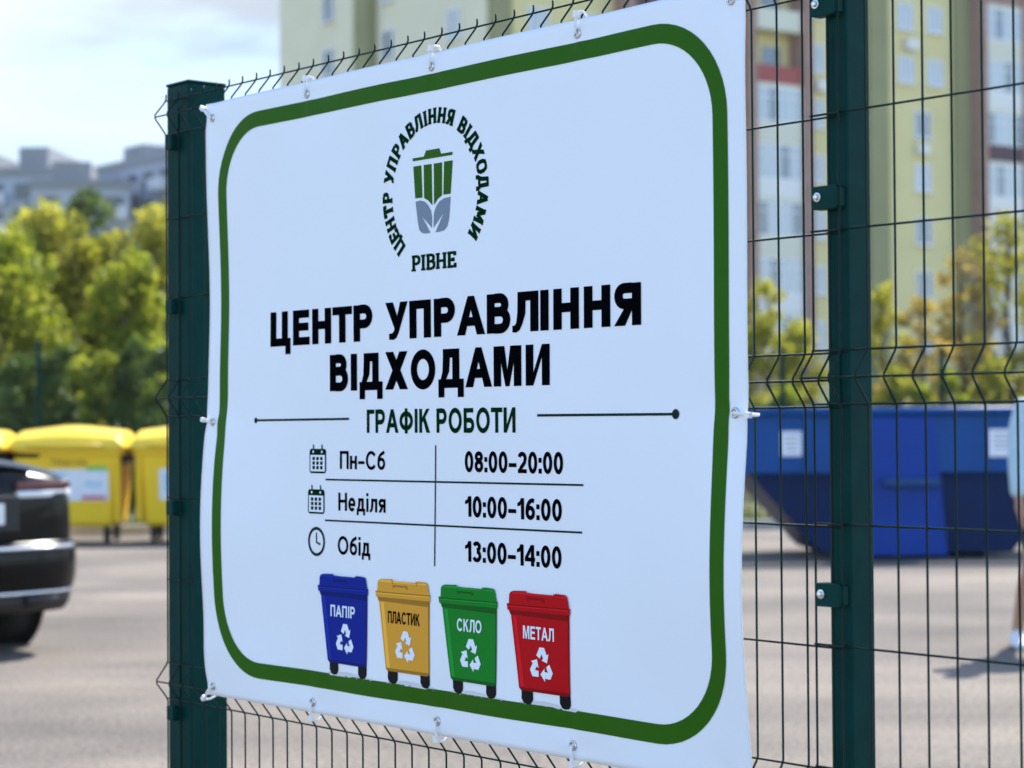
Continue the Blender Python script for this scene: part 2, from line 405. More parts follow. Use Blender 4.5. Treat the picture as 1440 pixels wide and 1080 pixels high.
    if ch == 'я': return .62, [V(.62-h, 0, X), ([(.62-W, .28+u), (.24, .28+u)]+arc(.24, (X+.28)/2, .24-h, (X-.28)/2-u, 270, 90, 10)+[(.62-W, X-u)], (W+t)/2), P_((0, 0), (W*1.2, 0), (.42, .31), (.42-W, .31))]
    if ch == 'б': return .68, [(arc(.34, .33, .34-h, .33-u, 90, 450, 30), (W+t)/2), (arc(.62, .45, .62-h, .47, 180, 104, 10)+[(.60, .985)], W*.92)]
    if ch == '0': return .66, [(arc(.33, .5, .33-h, .5-u+.01, 90, 450, 34), (W+t)/2)]
    if ch == '1': return .46, [V(.46-h), P_((.46-W, 1), (.46-W, .74), (.22, .66), (0, .60), (0, .77), (.16, .84), (.28, 1))]
    if ch == '2': return .66, [(arc(.33, .70, .33-h, .30-u, 165, -18, 16)+[(.50, .50), (.26, .27), (.16, .13)], (W+t)/2), H(u, .02, .65), P_((.03, 0), (.03, .10), (.10, .22), (.36, .16), (.36, 0))]
    if ch == '3': return .66, [(arc(.31, .745, .30-h*.9, .255-u, 160, -90, 16), (W+t)/2), (arc(.31, .275+u*.3, .34-h, .275-u*.7, 90, -160, 18), (W+t)/2)]
    if ch == '4': return .70, [V(.42+h, 0, 1), H(.22+u, 0, .70), P_((0, .24+t*.4), (0, .24+t*.9), (.42, 1), (.46, 1), (.46, .76), (.18, .24+t*.5))]
    if ch == '6': return .66, [(arc(.33, .325, .33-h, .325-u, 90, 450, 30), (W+t)/2), (arc(.50, .42, .50-h, .58-u, 190, 92, 12)+[(.60, 1-u-.03)], (W+t)/2)]
    if ch == '8': return .66, [(arc(.33, .745, .29-h*.8, .255-u, 90, 450, 26), (W+t)/2), (arc(.33, .27+u*.3, .33-h, .27-u*.7, 90, 450, 28), (W+t)/2)]
    if ch == ':': return W, [V(h, 0, W*1.05), V(h, .735-W*1.05, .735)]
    if ch == '–': return .56, [H(.37, 0, .56)]
    if ch == 'п': return .62, [V(h, 0, X-t), V(.62-h, 0, X-t), H(X-u, 0, .62)]
    if ch == 'а': return .62, [V(.62-h, 0, X*.8), (arc(.31, X*.62, .31-h, X*.38-u, 150, 0, 12), t), (arc(.28, .2, .28-h, .2-u, 60, 330, 14), t)]
    if ch == 'с': return .60, [(arc(.33, X/2, .33-h, X/2-u, 40, 320, 20), (W+t)/2)]
    if ch == 'т': return .56, [V(.28, 0, X-t), H(X-u, 0, .56)]
    if ch == 'и': return .62, [V(h, 0, X), V(.62-h, 0, X), P_((W*.98, 0), (W*.98, .2), (.62-W*.98, X), (.62-W*.98, X-.2))]
    if ch == 'к': return .58, [V(h, 0, X), P_((W, .26), (W, .44), (.56-W*1.1, X), (.56, X)), P_((.2, .40), (.31, .50), (.58, 0), (.58-W*1.2, 0))]
    raise KeyError(ch)
TIGHT = set('АУТГЛ')
def outline(pts, w):
    """left and right edge of a stroke with mitred corners"""
    pts = [Vector(p) for p in pts]; closed = (pts[0]-pts[-1]).length < 1e-6; A = []; B = []
    n = len(pts)
    for i, p in enumerate(pts):
        a = pts[i-1] if i > 0 else (pts[-2] if closed else p); b = pts[i+1] if i < n-1 else (pts[1] if closed else p)
        d1 = (p-a).normalized() if (p-a).length > 1e-9 else (b-p).normalized(); d2 = (b-p).normalized() if (b-p).length > 1e-9 else d1
        t = (d1+d2).normalized(); nn = Vector((-t.y, t.x)); k = max(0.5, nn.dot(Vector((-d1.y, d1.x))))
        A.append(p+nn*w/2/k); B.append(p-nn*w/2/k)
    return A, B
def typeset(body, W, gap):
    """list of (kind, data) in units of cap height, and the total width"""
    x = 0.0; res = []; prev = None
    for ch in body:
        if ch == ' ': x += 0.50; prev = None; continue
        w, strokes = letter(ch, W)
        if prev is not None: x += gap - (0.05 if ch in TIGHT else 0) - (0.05 if prev in TIGHT else 0) + (0.04 if (ch in 'НПІМИ' and prev in 'НПІМИ') else 0)
        for i, st in enumerate(strokes):
            if st[0] == 'poly': res.append(('poly', [(x+a, b) for a, b in st[1]], i))
            else:
                A, B = outline(st[0], st[1]); res.append(('strip', [(x+p.x, p.y) for p in A], [(x+p.x, p.y) for p in B], i))
        x += w; prev = ch
    return res, x

# ------------------------------------------------------------------ printing: flat inks laid on the sheet
class Print:
    def __init__(self, *mats): self.bm = bmesh.new(); self.mats = list(mats)
    def poly(self, pts, layer=0, m=0):
        vs = [self.bm.verts.new((x, layer, y)) for x, y in pts]
        f = self.bm.faces.new(vs); f.material_index = m; return self
    def quadstrip(self, A, B, layer=0, m=0, closed=False):
        a = [self.bm.verts.new((x, layer, y)) for x, y in A]; b = [self.bm.verts.new((x, layer, y)) for x, y in B]
        n = len(a)
        for i in range(n if closed else n-1):
            f = self.bm.faces.new([a[i], a[(i+1) % n], b[(i+1) % n], b[i]]); f.material_index = m
        return self
    def bar(self, a, b, w, layer=0, m=0, ext=0.0):
        a = Vector(a); b = Vector(b); d = (b-a).normalized(); n = Vector((-d.y, d.x))*w/2; a = a-d*ext; b = b+d*ext
        return self.poly([a-n, b-n, b+n, a+n], layer, m)
    def disc(self, c, r, layer=0, m=0, n=24, ry=None):
        return self.poly([(c[0]+r*math.cos(2*math.pi*k/n), c[1]+(ry or r)*math.sin(2*math.pi*k/n)) for k in range(n)], layer, m)
    def ring(self, c, r0, r1, layer=0, m=0, n=40):
        cs = [(math.cos(2*math.pi*k/n), math.sin(2*math.pi*k/n)) for k in range(n)]
        return self.quadstrip([(c[0]+r0*x, c[1]+r0*y) for x, y in cs], [(c[0]+r1*x, c[1]+r1*y) for x, y in cs], layer, m, True)
    def text(self, body, s0, s1, base, cap, layer=0, m=0, W=0.2, gap=0.15):
        items, tot = typeset(body, W, gap); k = (s1-s0)/tot
        for it in items:
            f = [[(s0+x*k, base+y*cap) for x, y in q] for q in it[1:-1]]; L = layer+0.1*it[-1]
            if it[0] == 'poly': self.poly(f[0], L, m)
            else: self.quadstrip(f[0], f[1], L, m)
        return self
    def build(self, name, step=0.02, e0=0.0007, de=0.0003):
        bm = self.bm
        bm.normal_update()
        bmesh.ops.triangulate(bm, faces=[f for f in bm.faces if len(f.verts) > 4])
        xs = [v.co.x for v in bm.verts]; zs = [v.co.z for v in bm.verts]
        for lo, hi, no in ((min(xs), max(xs), (1,0,0)), (min(zs), max(zs), (0,0,1))):
            k = math.ceil(lo/step)
            while k*step < hi:
                co = Vector(no)*(k*step)
                bmesh.ops.bisect_plane(bm, geom=bm.verts[:]+bm.edges[:]+bm.faces[:], dist=1e-6, plane_co=co, plane_no=no); k += 1
        for v in bm.verts: v.co = P(v.co.x, v.co.z, e0+de*v.co.y)
        bm.normal_update()
        nrm = [f for f in bm.faces if f.normal.y > 0]
        bmesh.ops.reverse_faces(bm, faces=nrm)
        me = bpy.data.meshes.new(name); bm.to_mesh(me); bm.free()
        for x in self.mats: me.materials.append(x)
        o = bpy.data.objects.new(name, me); col.objects.link(o); o.parent = banner
        return o
# border
def rrect(x0, x1, y0, y1, r, n=14):
    pts = []
    for cx, cy, a0 in ((x1-r, y1-r, 0), (x0+r, y1-r, 90), (x0+r, y0+r, 180), (x1-r, y0+r, 270)):
        for k in range(n+1):
            a = R(a0+90*k/n); pts.append((cx+r*math.cos(a), cy+r*math.sin(a)))
    dense = []
    for i, p in enumerate(pts):
        q = pts[(i+1) % len(pts)]; d = math.hypot(q[0]-p[0], q[1]-p[1]); m_ = max(1, int(round(d/0.012)))
        for k in range(m_): dense.append((p[0]+(q[0]-p[0])*k/m_, p[1]+(q[1]-p[1])*k/m_))
    return dense
def border():
    A = rrect(0.0435, 1.4645, -1.150, -0.037, 0.155); n = len(A); Bn = []
    for i in range(n):
        p, q = A[i-1], A[(i+1) % n]; t = Vector((q[0]-p[0], q[1]-p[1])).normalized(); nrm = Vector((-t.y, t.x))
        Bn.append((A[i][0]+nrm.x*0.0305, A[i][1]+nrm.y*0.0305))
    pr = Print(M['ink_green']); pr.quadstrip(A, Bn, 0, 0, True); pr.build('printed_border')
border()

# heading
pr = Print(M['ink_black'])
pr.text('ЦЕНТР УПРАВЛІННЯ', 0.230, 1.277, -0.502, 0.067, W=0.265, gap=0.11)
pr.text('ВІДХОДАМИ', 0.432, 1.060, -0.592, 0.068, W=0.265, gap=0.11)
pr.build('heading')
pr = Print(M['ink_dkgreen'], M['ink_slate'])
pr.text('ГРАФІК РОБОТИ', 0.549, 0.972, -0.670, 0.0425, W=0.215, gap=0.14)
pr.bar((0.181, -0.645), (0.493, -0.644), 0.0042, 0, 1); pr.disc((0.181, -0.645), 0.0055, 1, 1)
pr.bar((1.028, -0.6415), (1.352, -0.642), 0.0042, 0, 1); pr.disc((1.352, -0.642), 0.0078, 1, 1)
pr.build('schedule_heading')
# timetable
pr = Print(M['ink_black'], M['ink_slate'], M['ink_dkgreen'], M['ink_white'])
for body, a, b, base in (('Пн–Сб', 0.464, 0.605, -0.737), ('Неділя', 0.459, 0.606, -0.8145), ('Обід', 0.457, 0.559, -0.8955)):
    pr.text(body, a, b, base, 0.0335, W=0.19, gap=0.12)
for body, a, b, base in (('08:00–20:00', 0.835, 1.092, -0.7375), ('10:00–16:00', 0.835, 1.088, -0.8145), ('13:00–14:00', 0.834, 1.086, -0.8915)):
    pr.text(body, a, b, base, 0.0355, W=0.22, gap=0.09)
pr.bar((0.418, -0.7575), (1.141, -0.7545), 0.0033, 0, 1); pr.bar((0.416, -0.834), (1.137, -0.831), 0.0033, 0, 1)
pr.bar((0.754, -0.692), (0.749, -0.904), 0.0031, 1, 1)
for x0, y0 in ((0.3655, -0.693), (0.3605, -0.7695)):
    w, h = 0.054, 0.053
    pr.poly([(x0+0.004, y0-0.007), (x0+w-0.004, y0-0.007), (x0+w, y0-0.011), (x0+w, y0-h+0.004), (x0+w-0.004, y0-h), (x0+0.004, y0-h), (x0, y0-h+0.004), (x0, y0-0.011)], 0, 2)
    pr.poly([(x0+0.0035, y0-0.0185), (x0+w-0.0035, y0-0.0185), (x0+w-0.0035, y0-h+0.0035), (x0+0.0035, y0-h+0.0035)], 1, 3)
    for k in (0.013, 0.041):
        pr.bar((x0+k, y0+0.001), (x0+k, y0-0.0075), 0.0035, 1, 2); pr.disc((x0+k, y0-0.0125), 0.0026, 2, 3, 10)
    for i in range(3):
        for j in range(3):
            cx = x0+0.0145+i*0.0125; cy = y0-0.0255-j*0.0085
            pr.poly([(cx-0.0038, cy-0.003), (cx+0.0038, cy-0.003), (cx+0.0042, cy+0.0032), (cx-0.0042, cy+0.0032)], 2, 2)
pr.ring((0.388, -0.8748), 0.0220, 0.0277, 0, 1)
pr.bar((0.388, -0.858), (0.388, -0.877), 0.0034, 0, 1); pr.bar((0.388, -0.876), (0.4005, -0.880), 0.0034, 1, 1)
pr.build('timetable')

# emblem: ring of slab letters round a bin with two leaves
SLAB = {  # strokes in a unit cell, then the places of the serifs (x, y, width)
 'Ц': (0.86, [((.14,0),(.14,1)), ((.70,0),(.70,1)), ((.04,.07),(.86,.07)), ((.80,.07),(.80,-.2))], [(.14,.94,.3),(.70,.94,.3)]),
 'Е': (0.72, [((.18,0),(.18,1)), ((.04,.07),(.68,.07)), ((.04,.93),(.66,.93)), ((.18,.5),(.5,.5)), ((.63,.0),(.63,.28)), ((.61,1),(.61,.74)), ((.48,.38),(.48,.62))], []),
 'Н': (0.88, [((.17,0),(.17,1)), ((.69,0),(.69,1)), ((.17,.5),(.69,.5))], [(.17,.06,.32),(.17,.94,.32),(.69,.06,.32),(.69,.94,.32)]),
 'Т': (0.78, [((.39,0),(.39,1)), ((.05,.93),(.73,.93)), ((.09,1),(.09,.68)), ((.69,1),(.69,.68))], [(.39,.06,.36)]),
 'Р': (0.74, [((.18,0),(.18,1)), ((.04,.93),(.5,.93)), ((.5,.93),(.62,.8),(.62,.6),(.5,.46)), ((.5,.46),(.18,.46))], [(.18,.06,.36)]),
 'У': (0.82, [((.14,.95),(.43,.4)), ((.68,.95),(.40,.2),(.30,.07)), ((.30,.07),(.14,.07))], [(.14,.94,.32),(.68,.94,.30)]),
 'П': (0.88, [((.17,0),(.17,1)), ((.69,0),(.69,1)), ((.04,.93),(.82,.93))], [(.17,.06,.32),(.69,.06,.32)]),
 'А': (0.90, [((.14,.03),(.43,1)), ((.74,.03),(.45,1)), ((.26,.34),(.62,.34))], [(.15,.06,.30),(.73,.06,.30)]),
 'В': (0.78, [((.18,0),(.18,1)), ((.04,.93),(.5,.93)), ((.5,.93),(.61,.82),(.6,.64),(.5,.53)), ((.5,.53),(.18,.53)), ((.5,.53),(.65,.42),(.65,.2),(.52,.07)), ((.52,.07),(.04,.07))], []),
 'Л': (0.88, [((.30,.93),(.25,.35),(.10,.07)), ((.69,0),(.69,1)), ((.18,.93),(.82,.93))], [(.12,.06,.2),(.69,.06,.32)]),
 'І': (0.42, [((.21,0),(.21,1))], [(.21,.06,.36),(.21,.94,.36)]),
 'Я': (0.80, [((.60,0),(.60,1)), ((.74,.93),(.28,.93)), ((.28,.93),(.16,.8),(.16,.6),(.28,.46)), ((.28,.46),(.60,.46)), ((.40,.46),(.16,.05))], [(.60,.06,.34),(.13,.06,.24)]),
 'Д': (0.90, [((.30,.93),(.24,.35),(.16,.12)), ((.66,.1),(.66,1)), ((.18,.93),(.78,.93)), ((.03,.12),(.86,.12)), ((.09,.12),(.09,-.2)), ((.80,.12),(.80,-.2))], []),
 'Х': (0.88, [((.14,.03),(.70,.97)), ((.70,.03),(.14,.97))], [(.15,.06,.30),(.70,.06,.30),(.15,.94,.30),(.70,.94,.30)]),
 'О': (0.86, [((.43,.93),(.22,.86),(.12,.66),(.12,.34),(.22,.14),(.43,.07)), ((.43,.07),(.64,.14),(.74,.34),(.74,.66),(.64,.86),(.43,.93))], []),
 'М': (1.04, [((.17,0),(.17,1)), ((.85,0),(.85,1)), ((.19,.95),(.51,.25)), ((.83,.95),(.51,.25))], [(.17,.06,.32),(.85,.06,.32),(.14,.94,.26),(.88,.94,.26)]),
 'И': (0.90, [((.17,0),(.17,1)), ((.71,0),(.71,1)), ((.19,.12),(.69,.88))], [(.17,.06,.32),(.17,.94,.32),(.71,.06,.32),(.71,.94,.32)]),
}
def slab(pr, ch, sz, xf, w=0.27):
    _, strokes, serifs = SLAB[ch]; L = 0.0
    for st in strokes:
        pts = [Vector(p) for p in st]; A = []; B = []
        for i, p in enumerate(pts):
            t = (pts[min(i+1, len(pts)-1)]-pts[max(i-1, 0)]).normalized(); n = Vector((-t.y, t.x))
            ww = w*(0.80 if abs(t.x) > 0.9 else 1.0)/2
            A.append(xf((p+n*ww)*sz)); B.append(xf((p-n*ww)*sz))
        pr.quadstrip(A, B, L, 0); L += 0.08
    for x, y, sw in serifs:
        pr.poly([xf(Vector(q)*sz) for q in ((x-sw/2, y-.065), (x+sw/2, y-.065), (x+sw/2, y+.065), (x-sw/2, y+.065))], L, 0); L += 0.04
pr = Print(M['ink_dkgreen'], M['ink_green'], M['ink_grey'])
ringtext = 'ЦЕНТР УПРАВЛІННЯ ВІДХОДАМИ'; C = (0.7545, -0.2475); sz = 0.0275; rb = 0.1215
adv = [0.42 if ch == ' ' else SLAB[ch][0] for ch in ringtext]
A0, A1 = R(227.0), R(-40.5)
tot = sum(adv); acc = 0.0
for ch, a in zip(ringtext, adv):
    mid = acc+a/2; acc += a
    if ch == ' ': continue
    ang = A0+(A1-A0)*mid/tot
    u = Vector((math.cos(ang), math.sin(ang))); t = Vector((math.sin(ang), -math.cos(ang)))
    slab(pr, ch, sz, lambda q, u=u, t=t, a=a: (C[0]+u.x*(rb+q.y)+t.x*(q.x-(a-.04)/2*sz)*1.0, C[1]+u.y*(rb+q.y)+t.y*(q.x-(a-.04)/2*sz)))
x = 0.688; word = 'РІВНЕ'; ww = sum(SLAB[c][0] for c in word); kx = (0.8145-0.688)/((ww-.04)*0.028)
for c in word:
    slab(pr, c, 0.028, lambda q, x=x: (x+q.x*kx, -0.383+q.y), 0.22); x += SLAB[c][0]*0.028*kx
for p in ([(0.6940,-0.1815),(0.7258,-0.1815),(0.7318,-0.1714),(0.7699,-0.1714),(0.7746,-0.1815),(0.8060,-0.1815),(0.8072,-0.1835),(0.8060,-0.1868),(0.6945,-0.1868),(0.6930,-0.1840)],
          [(0.6954,-0.1963),(0.7183,-0.1964),(0.7212,-0.2538),(0.7004,-0.2535)], [(0.7252,-0.1965),(0.7478,-0.1967),(0.7495,-0.2699),(0.7384,-0.2605),(0.7261,-0.2552)],
          [(0.7541,-0.1967),(0.7774,-0.197),(0.7768,-0.2548),(0.7652,-0.2598),(0.7544,-0.2697)], [(0.7831,-0.1961),(0.8071,-0.1964),(0.8008,-0.254),(0.7807,-0.254)]):
    pr.poly(p, 0, 1)
for p in ([(0.7013,-0.2594),(0.7162,-0.2585),(0.7285,-0.262),(0.7383,-0.2695),(0.7455,-0.2792),(0.7484,-0.29),(0.7482,-0.3096),(0.7184,-0.2861),(0.7437,-0.3177),(0.7305,-0.3182),(0.7196,-0.3165),(0.7118,-0.3105),(0.7079,-0.2974)],
          [(0.8008,-0.2594),(0.7845,-0.26),(0.77,-0.2644),(0.7602,-0.2729),(0.7543,-0.283),(0.7532,-0.2949),(0.753,-0.3094),(0.7833,-0.2839),(0.7578,-0.3179),(0.7695,-0.3179),(0.782,-0.3164),(0.7912,-0.31),(0.7966,-0.2954)]):
    pr.poly(p, 0, 2)
pr.build('emblem')

# four pictures of wheeled bins
def recycle(pr, c, r, m, layer):
    for k in range(3):
        a = R(120*k)
        def T(x, y): return (c[0]+r*(x*math.cos(a)-y*math.sin(a)), c[1]+r*1.02*(x*math.sin(a)+y*math.cos(a)))
        pr.poly([T(*p) for p in ((-.42,.52),(-.16,.97),(.24,.97),(.44,.58),(.60,.67),(.46,.16),(0,.28),(.15,.38),(.03,.62),(-.14,.36))], layer, m)
def bin_picture(x0, key, word, tx0, tx1, ink, label):
    pr = Print(M['p_'+key], M['pd_'+key], M['ink_wheel'], M['ink_pale'], M[ink], M['ink_white'], M['pl_'+key])
    def S(p): return [(x0+a, b) for a, b in p]
    pr.poly(S([(0.030,-1.117),(0.090,-1.112),(0.176,-1.118),(0.166,-1.1225),(0.10,-1.1215),(0.035,-1.1222)]), 0, 3)
    for a, w in ((0.0358, 0.0280), (0.1288, 0.0262)):
        pr.poly(S([(a, -1.094), (a+w, -1.094), (a+w+0.0006, -1.112), (a+w*0.86, -1.1188), (a+w*0.5, -1.1208), (a+w*0.2, -1.1188), (a, -1.112)]), 1, 2)
        pr.poly(S([(a+w*0.62, -1.098), (a+w*0.95, -1.100), (a+w*0.95, -1.112), (a+w*0.7, -1.117)]), 2, 2)
    pr.poly(S([(0.0082,-0.9690),(0.1571,-0.9660),(0.1555,-1.0935),(0.1535,-1.0970),(0.1479,-1.0990),(0.0354,-1.0985),(0.0298,-1.0945)]), 2, 0)
    pr.poly(S([(0.1535,-0.9670),(0.1571,-0.9660),(0.1555,-1.0935),(0.1530,-1.0955)]), 3, 1)
    pr.poly(S([(0.0298,-1.0935),(0.1553,-1.0930),(0.1535,-1.0970),(0.1479,-1.0990),(0.0354,-1.0985)]), 3, 1)
    pr.poly(S([(0.0025,-0.9640),(0.1580,-0.9640),(0.1545,-0.9765),(0.0080,-0.9740)]), 3, 1)
    pr.poly(S([(-0.0009,-0.9560),(0.1598,-0.9555),(0.1591,-0.9665),(0.0011,-0.9670)]), 4, 0)
    pr.poly(S([(0.0047,-0.9605),(0.0063,-0.9400),(0.0105,-0.9362),(0.0175,-0.9342),(0.0487,-0.9329),(0.0507,-0.9360),(0.1209,-0.9360),(0.1244,-0.9330),(0.1480,-0.9338),(0.1528,-0.9365),(0.1578,-0.9572)]), 5, 0)
    pr.poly(S([(0.0020,-0.9572),(0.1585,-0.9558),(0.1585,-0.9578),(0.0020,-0.9592)]), 6, 1)
    pr.poly(S([(0.0180,-0.9362),(0.0490,-0.9352),(0.1225,-0.9380),(0.1480,-0.9362),(0.1500,-0.9392),(0.0110,-0.9392)]), 6, 6)
    pr.poly(S([(0.0150,-0.9760),(0.0240,-0.9760),(0.0430,-1.0925),(0.0340,-1.0925)]), 3, 6)
    pr.poly(S([(0.0018,-0.9594),(0.1588,-0.9580),(0.1588,-0.9600),(0.0018,-0.9614)]), 7, 6)
    for a, b in ((0.0497, 0.0515), (0.1204, 0.1226)): pr.bar((x0+a, -0.9335), (x0+b, -0.9420), 0.0022, 6, 1)
    pr.poly(S([(0.0507,-0.9452),(0.0535,-0.9432),(0.0940,-0.9432),(0.0976,-0.9493),(0.0922,-0.9492),(0.0894,-0.9462),(0.0562,-0.9462),(0.0545,-0.9496)]), 6, 1)
    pr.text(word, tx0, tx1, -1.0120, 0.0215, 4, 4, W=0.20, gap=0.15)
    recycle(pr, (x0+0.0870, -1.0535), 0.0300, 5, 4)
    return tag(pr.build('bin_picture'), label)
bin_picture(0.394, 'blue', 'ПАПІР', 0.435, 0.513, 'ink_white', 'printed blue wheeled bin reading ПАПІР')
bin_picture(0.5775, 'amber', 'ПЛАСТИК', 0.614, 0.707, 'ink_black', 'printed amber wheeled bin reading ПЛАСТИК')
bin_picture(0.762, 'emerald', 'СКЛО', 0.812, 0.879, 'ink_white', 'printed green wheeled bin reading СКЛО')
bin_picture(0.947, 'red', 'МЕТАЛ', 0.988, 1.066, 'ink_white', 'printed red wheeled bin reading МЕТАЛ')

# grommets and the zip ties through them
GROM = [(0.025,-0.030,-.034,.026), (0.360,-0.024,.002,.034), (0.745,-0.024,.006,.036), (1.128,-0.023,.004,.036), (1.472,-0.024,.030,.030),
        (0.024,-0.648,-.032,.006), (1.476,-0.641,.036,-.004),
        (0.023,-1.181,-.032,-.030), (0.369,-1.180,.002,-.034), (0.750,-1.175,.003,-.036), (1.105,-1.177,.003,-.034), (1.474,-1.178,.026,-.030)]
for s, h, dx, dz in GROM:
    c = P(s, h, 0.0008); mb = MB()
    mb.torus(c, (0, -1, 0), 0.0066, 0.0023, 24, 8)
    gr = mb.build('grommet', M['steel'], banner, smooth=True)
    mb = MB()
    d = Vector((dx, 0, dz)); L = d.length; u = d/L
    e = c+d                                        # where the tie closes round the wire beyond the edge
    loop = [c+Vector((0, 0.002, 0)), c+Vector((0, -0.0045, 0))+u*0.002, c+u*L*0.35+Vector((0, -0.0062, 0)), c+u*L*0.8+Vector((0, -0.0030, 0)), e+Vector((0, 0.003, 0)),
            e+Vector((0, 0.013, 0))-u*0.001, e+Vector((0, 0.022, 0))-u*0.009, e+Vector((0, 0.021, 0))-u*0.020, c+u*L*0.15+Vector((0, 0.010, 0)), c+Vector((0, 0.002, 0))]
    mb.tube(loop, 0.0026, 6, caps=False)
    hd = c+u*L*0.86+Vector((0, -0.0052, 0))
    ang = math.atan2(u.z, u.x)
    Mx = Matrix.Translation(hd) @ Matrix.Rotation(-ang, 4, 'Y')
    mb.box((0, 0, 0), (0.011, 0.007, 0.0085), 0, Mx)
    mb.build('zip_tie', M['nylon'], gr, smooth=False)
#END_FRONT

# ================================================================== GROUND
M['asphalt'] = mat('sun bleached asphalt', (0.100, 0.089, 0.078), 0.9, bump=0.5, bscale=55, color2=(0.212, 0.182, 0.156), vscale=0.5, detail=12)
M['soil'] = mat('dry soil and grass', (0.10, 0.105, 0.035), 0.95, color2=(0.17, 0.15, 0.08), vscale=0.6, detail=8)
M['kerb'] = mat('concrete kerb', (0.40, 0.385, 0.36), 0.85, var=0.15, vscale=4)
def ground_detail():
    """aggregate, patches and pale worn streaks of the yard"""
    nt = M['asphalt'].node_tree; p = nt.nodes['Principled BSDF']
    base = p.inputs['Base Color'].links[0].from_socket
    t = nt.nodes.new('ShaderNodeTexCoord')
    v = nt.nodes.new('ShaderNodeTexNoise'); v.inputs['Scale'].default_value = 38; v.inputs['Detail'].default_value = 3
    r = nt.nodes.new('ShaderNodeValToRGB'); r.color_ramp.elements[0].position = 0.36; r.color_ramp.elements[0].color = (0.62, 0.62, 0.63, 1)
    r.color_ramp.elements[1].position = 0.62; r.color_ramp.elements[1].color = (1.25, 1.23, 1.2, 1)
    mp = nt.nodes.new('ShaderNodeMapping'); mp.inputs['Scale'].default_value = (0.28, 1.1, 1); mp.inputs['Rotation'].default_value = (0, 0, 0.25)
    w = nt.nodes.new('ShaderNodeTexNoise'); w.inputs['Scale'].default_value = 1.0; w.inputs['Detail'].default_value = 7; w.inputs['Roughness'].default_value = 0.6
    r2 = nt.nodes.new('ShaderNodeValToRGB'); r2.color_ramp.elements[0].position = 0.35; r2.color_ramp.elements[0].color = (0.76, 0.76, 0.77, 1)
    r2.color_ramp.elements[1].position = 0.65; r2.color_ramp.elements[1].color = (1.20, 1.17, 1.12, 1)
    m1 = nt.nodes.new('ShaderNodeMix'); m1.data_type = 'RGBA'; m1.blend_type = 'MULTIPLY'; m1.inputs['Factor'].default_value = 1
    m2 = nt.nodes.new('ShaderNodeMix'); m2.data_type = 'RGBA'; m2.blend_type = 'MULTIPLY'; m2.inputs['Factor'].default_value = 1
    L = nt.links.new
    L(t.outputs['Object'], v.inputs['Vector']); L(v.outputs['Fac'], r.inputs['Fac']); L(t.outputs['Object'], mp.inputs['Vector']); L(mp.outputs['Vector'], w.inputs['Vector']); L(w.outputs['Fac'], r2.inputs['Fac'])
    L(base, m1.inputs['A']); L(r.outputs['Color'], m1.inputs['B']); L(m1.outputs['Result'], m2.inputs['A']); L(r2.outputs['Color'], m2.inputs['B']); L(m2.outputs['Result'], p.inputs['Base Color'])
ground_detail()
def sheet_poly(name, pts, z, m):
    mb = MB(); mb._face([mb.bm.verts.new((x, y, z)) for x, y in pts]); o = mb.build(name, m); 
    if o.data.polygons[0].normal.z < 0: o.data.flip_normals()
    return tag(o, kind='structure')
def KY(x): return 25.75 + 0.03*x
sheet_poly('ground', [(-480, -120), (480, -120), (480, 780), (-480, 780)], -0.03, M['soil'])
sheet_poly('yard', [(-40, -25), (40, -25), (40, KY(40)), (-40, KY(-40))], 0.0, M['asphalt'])
mb = MB()
for k in range(60):                      # kerb stones with open joints
    x = -30 + k*1.0
    mb.box((x+0.495, KY(x+0.5)+0.075, 0.05), (0.985, 0.15, 0.14), math.atan(0.03))
tag(mb.build('kerb', M['kerb'], bevel=0.012), kind='structure')
M['grass'] = leaf_mat('verge grass', (0.05, 0.085, 0.015), (0.12, 0.16, 0.03), (0.22, 0.2, 0.07), 0.7, 0.35)
def grass():
    rnd = random.Random(5); mb = MB()
    for k in range(9000):
        x = rnd.uniform(-14, 16); y = KY(x)+0.2+abs(rnd.gauss(0, 1.8)); h = rnd.uniform(0.06, 0.26); a = rnd.uniform(0, 6.28); w = rnd.uniform(0.01, 0.03)
        dx, dy = math.cos(a)*w, math.sin(a)*w; lx, ly = rnd.gauss(0, 0.06), rnd.gauss(0, 0.06)
        mb._face([mb.bm.verts.new((x-dx, y-dy, -0.03)), mb.bm.verts.new((x+dx, y+dy, -0.03)), mb.bm.verts.new((x+dx*.3+lx, y+dy*.3+ly, h)), mb.bm.verts.new((x-dx*.3+lx, y-dy*.3+ly, h))])
    tag(mb.build('grass', M['grass'], recalc=False), kind='stuff')
grass()

# ================================================================== BACK FENCE
def back_fence():
    a = Vector((-11.5, 24.9+0.6, 0)); b = Vector((14.5, 34.6, 0)); d = b-a; n = 10; rz = math.atan2(d.y, d.x); L = d.length/n
    root = thing('mesh_fence', 'far green mesh fence running behind the yellow containers and the blue skip', 'fence', a+Vector((0, 0, -0.03)), rz)
    mb = MB()
    for k in range(int(L/0.055)): mb.box((0.03+k*0.055, 0, 1.22), (0.005, 0.005, 2.38))
    for z in (0.1, 0.3, 0.5, 0.62, 0.82, 1.02, 1.14, 1.24, 1.44, 1.64, 1.84, 1.96, 2.16, 2.36, 2.4): mb.box((L/2, 0.006, z), (L-0.02, 0.005, 0.006))
    p0 = mb.build('mesh_panel', M['wire'], root)
    mb = MB(); mb.box((0, 0.04, 1.26), (0.06, 0.06, 2.52)); mb.box((0, 0.04, 2.525), (0.066, 0.066, 0.012)); q0 = mb.build('post', M['green'], root)
    for k in range(1, n):
        c = p0.copy(); col.objects.link(c); c.location.x = k*L
        c = q0.copy(); col.objects.link(c); c.location.x = k*L
    c = q0.copy(); col.objects.link(c); c.location.x = n*L
back_fence()

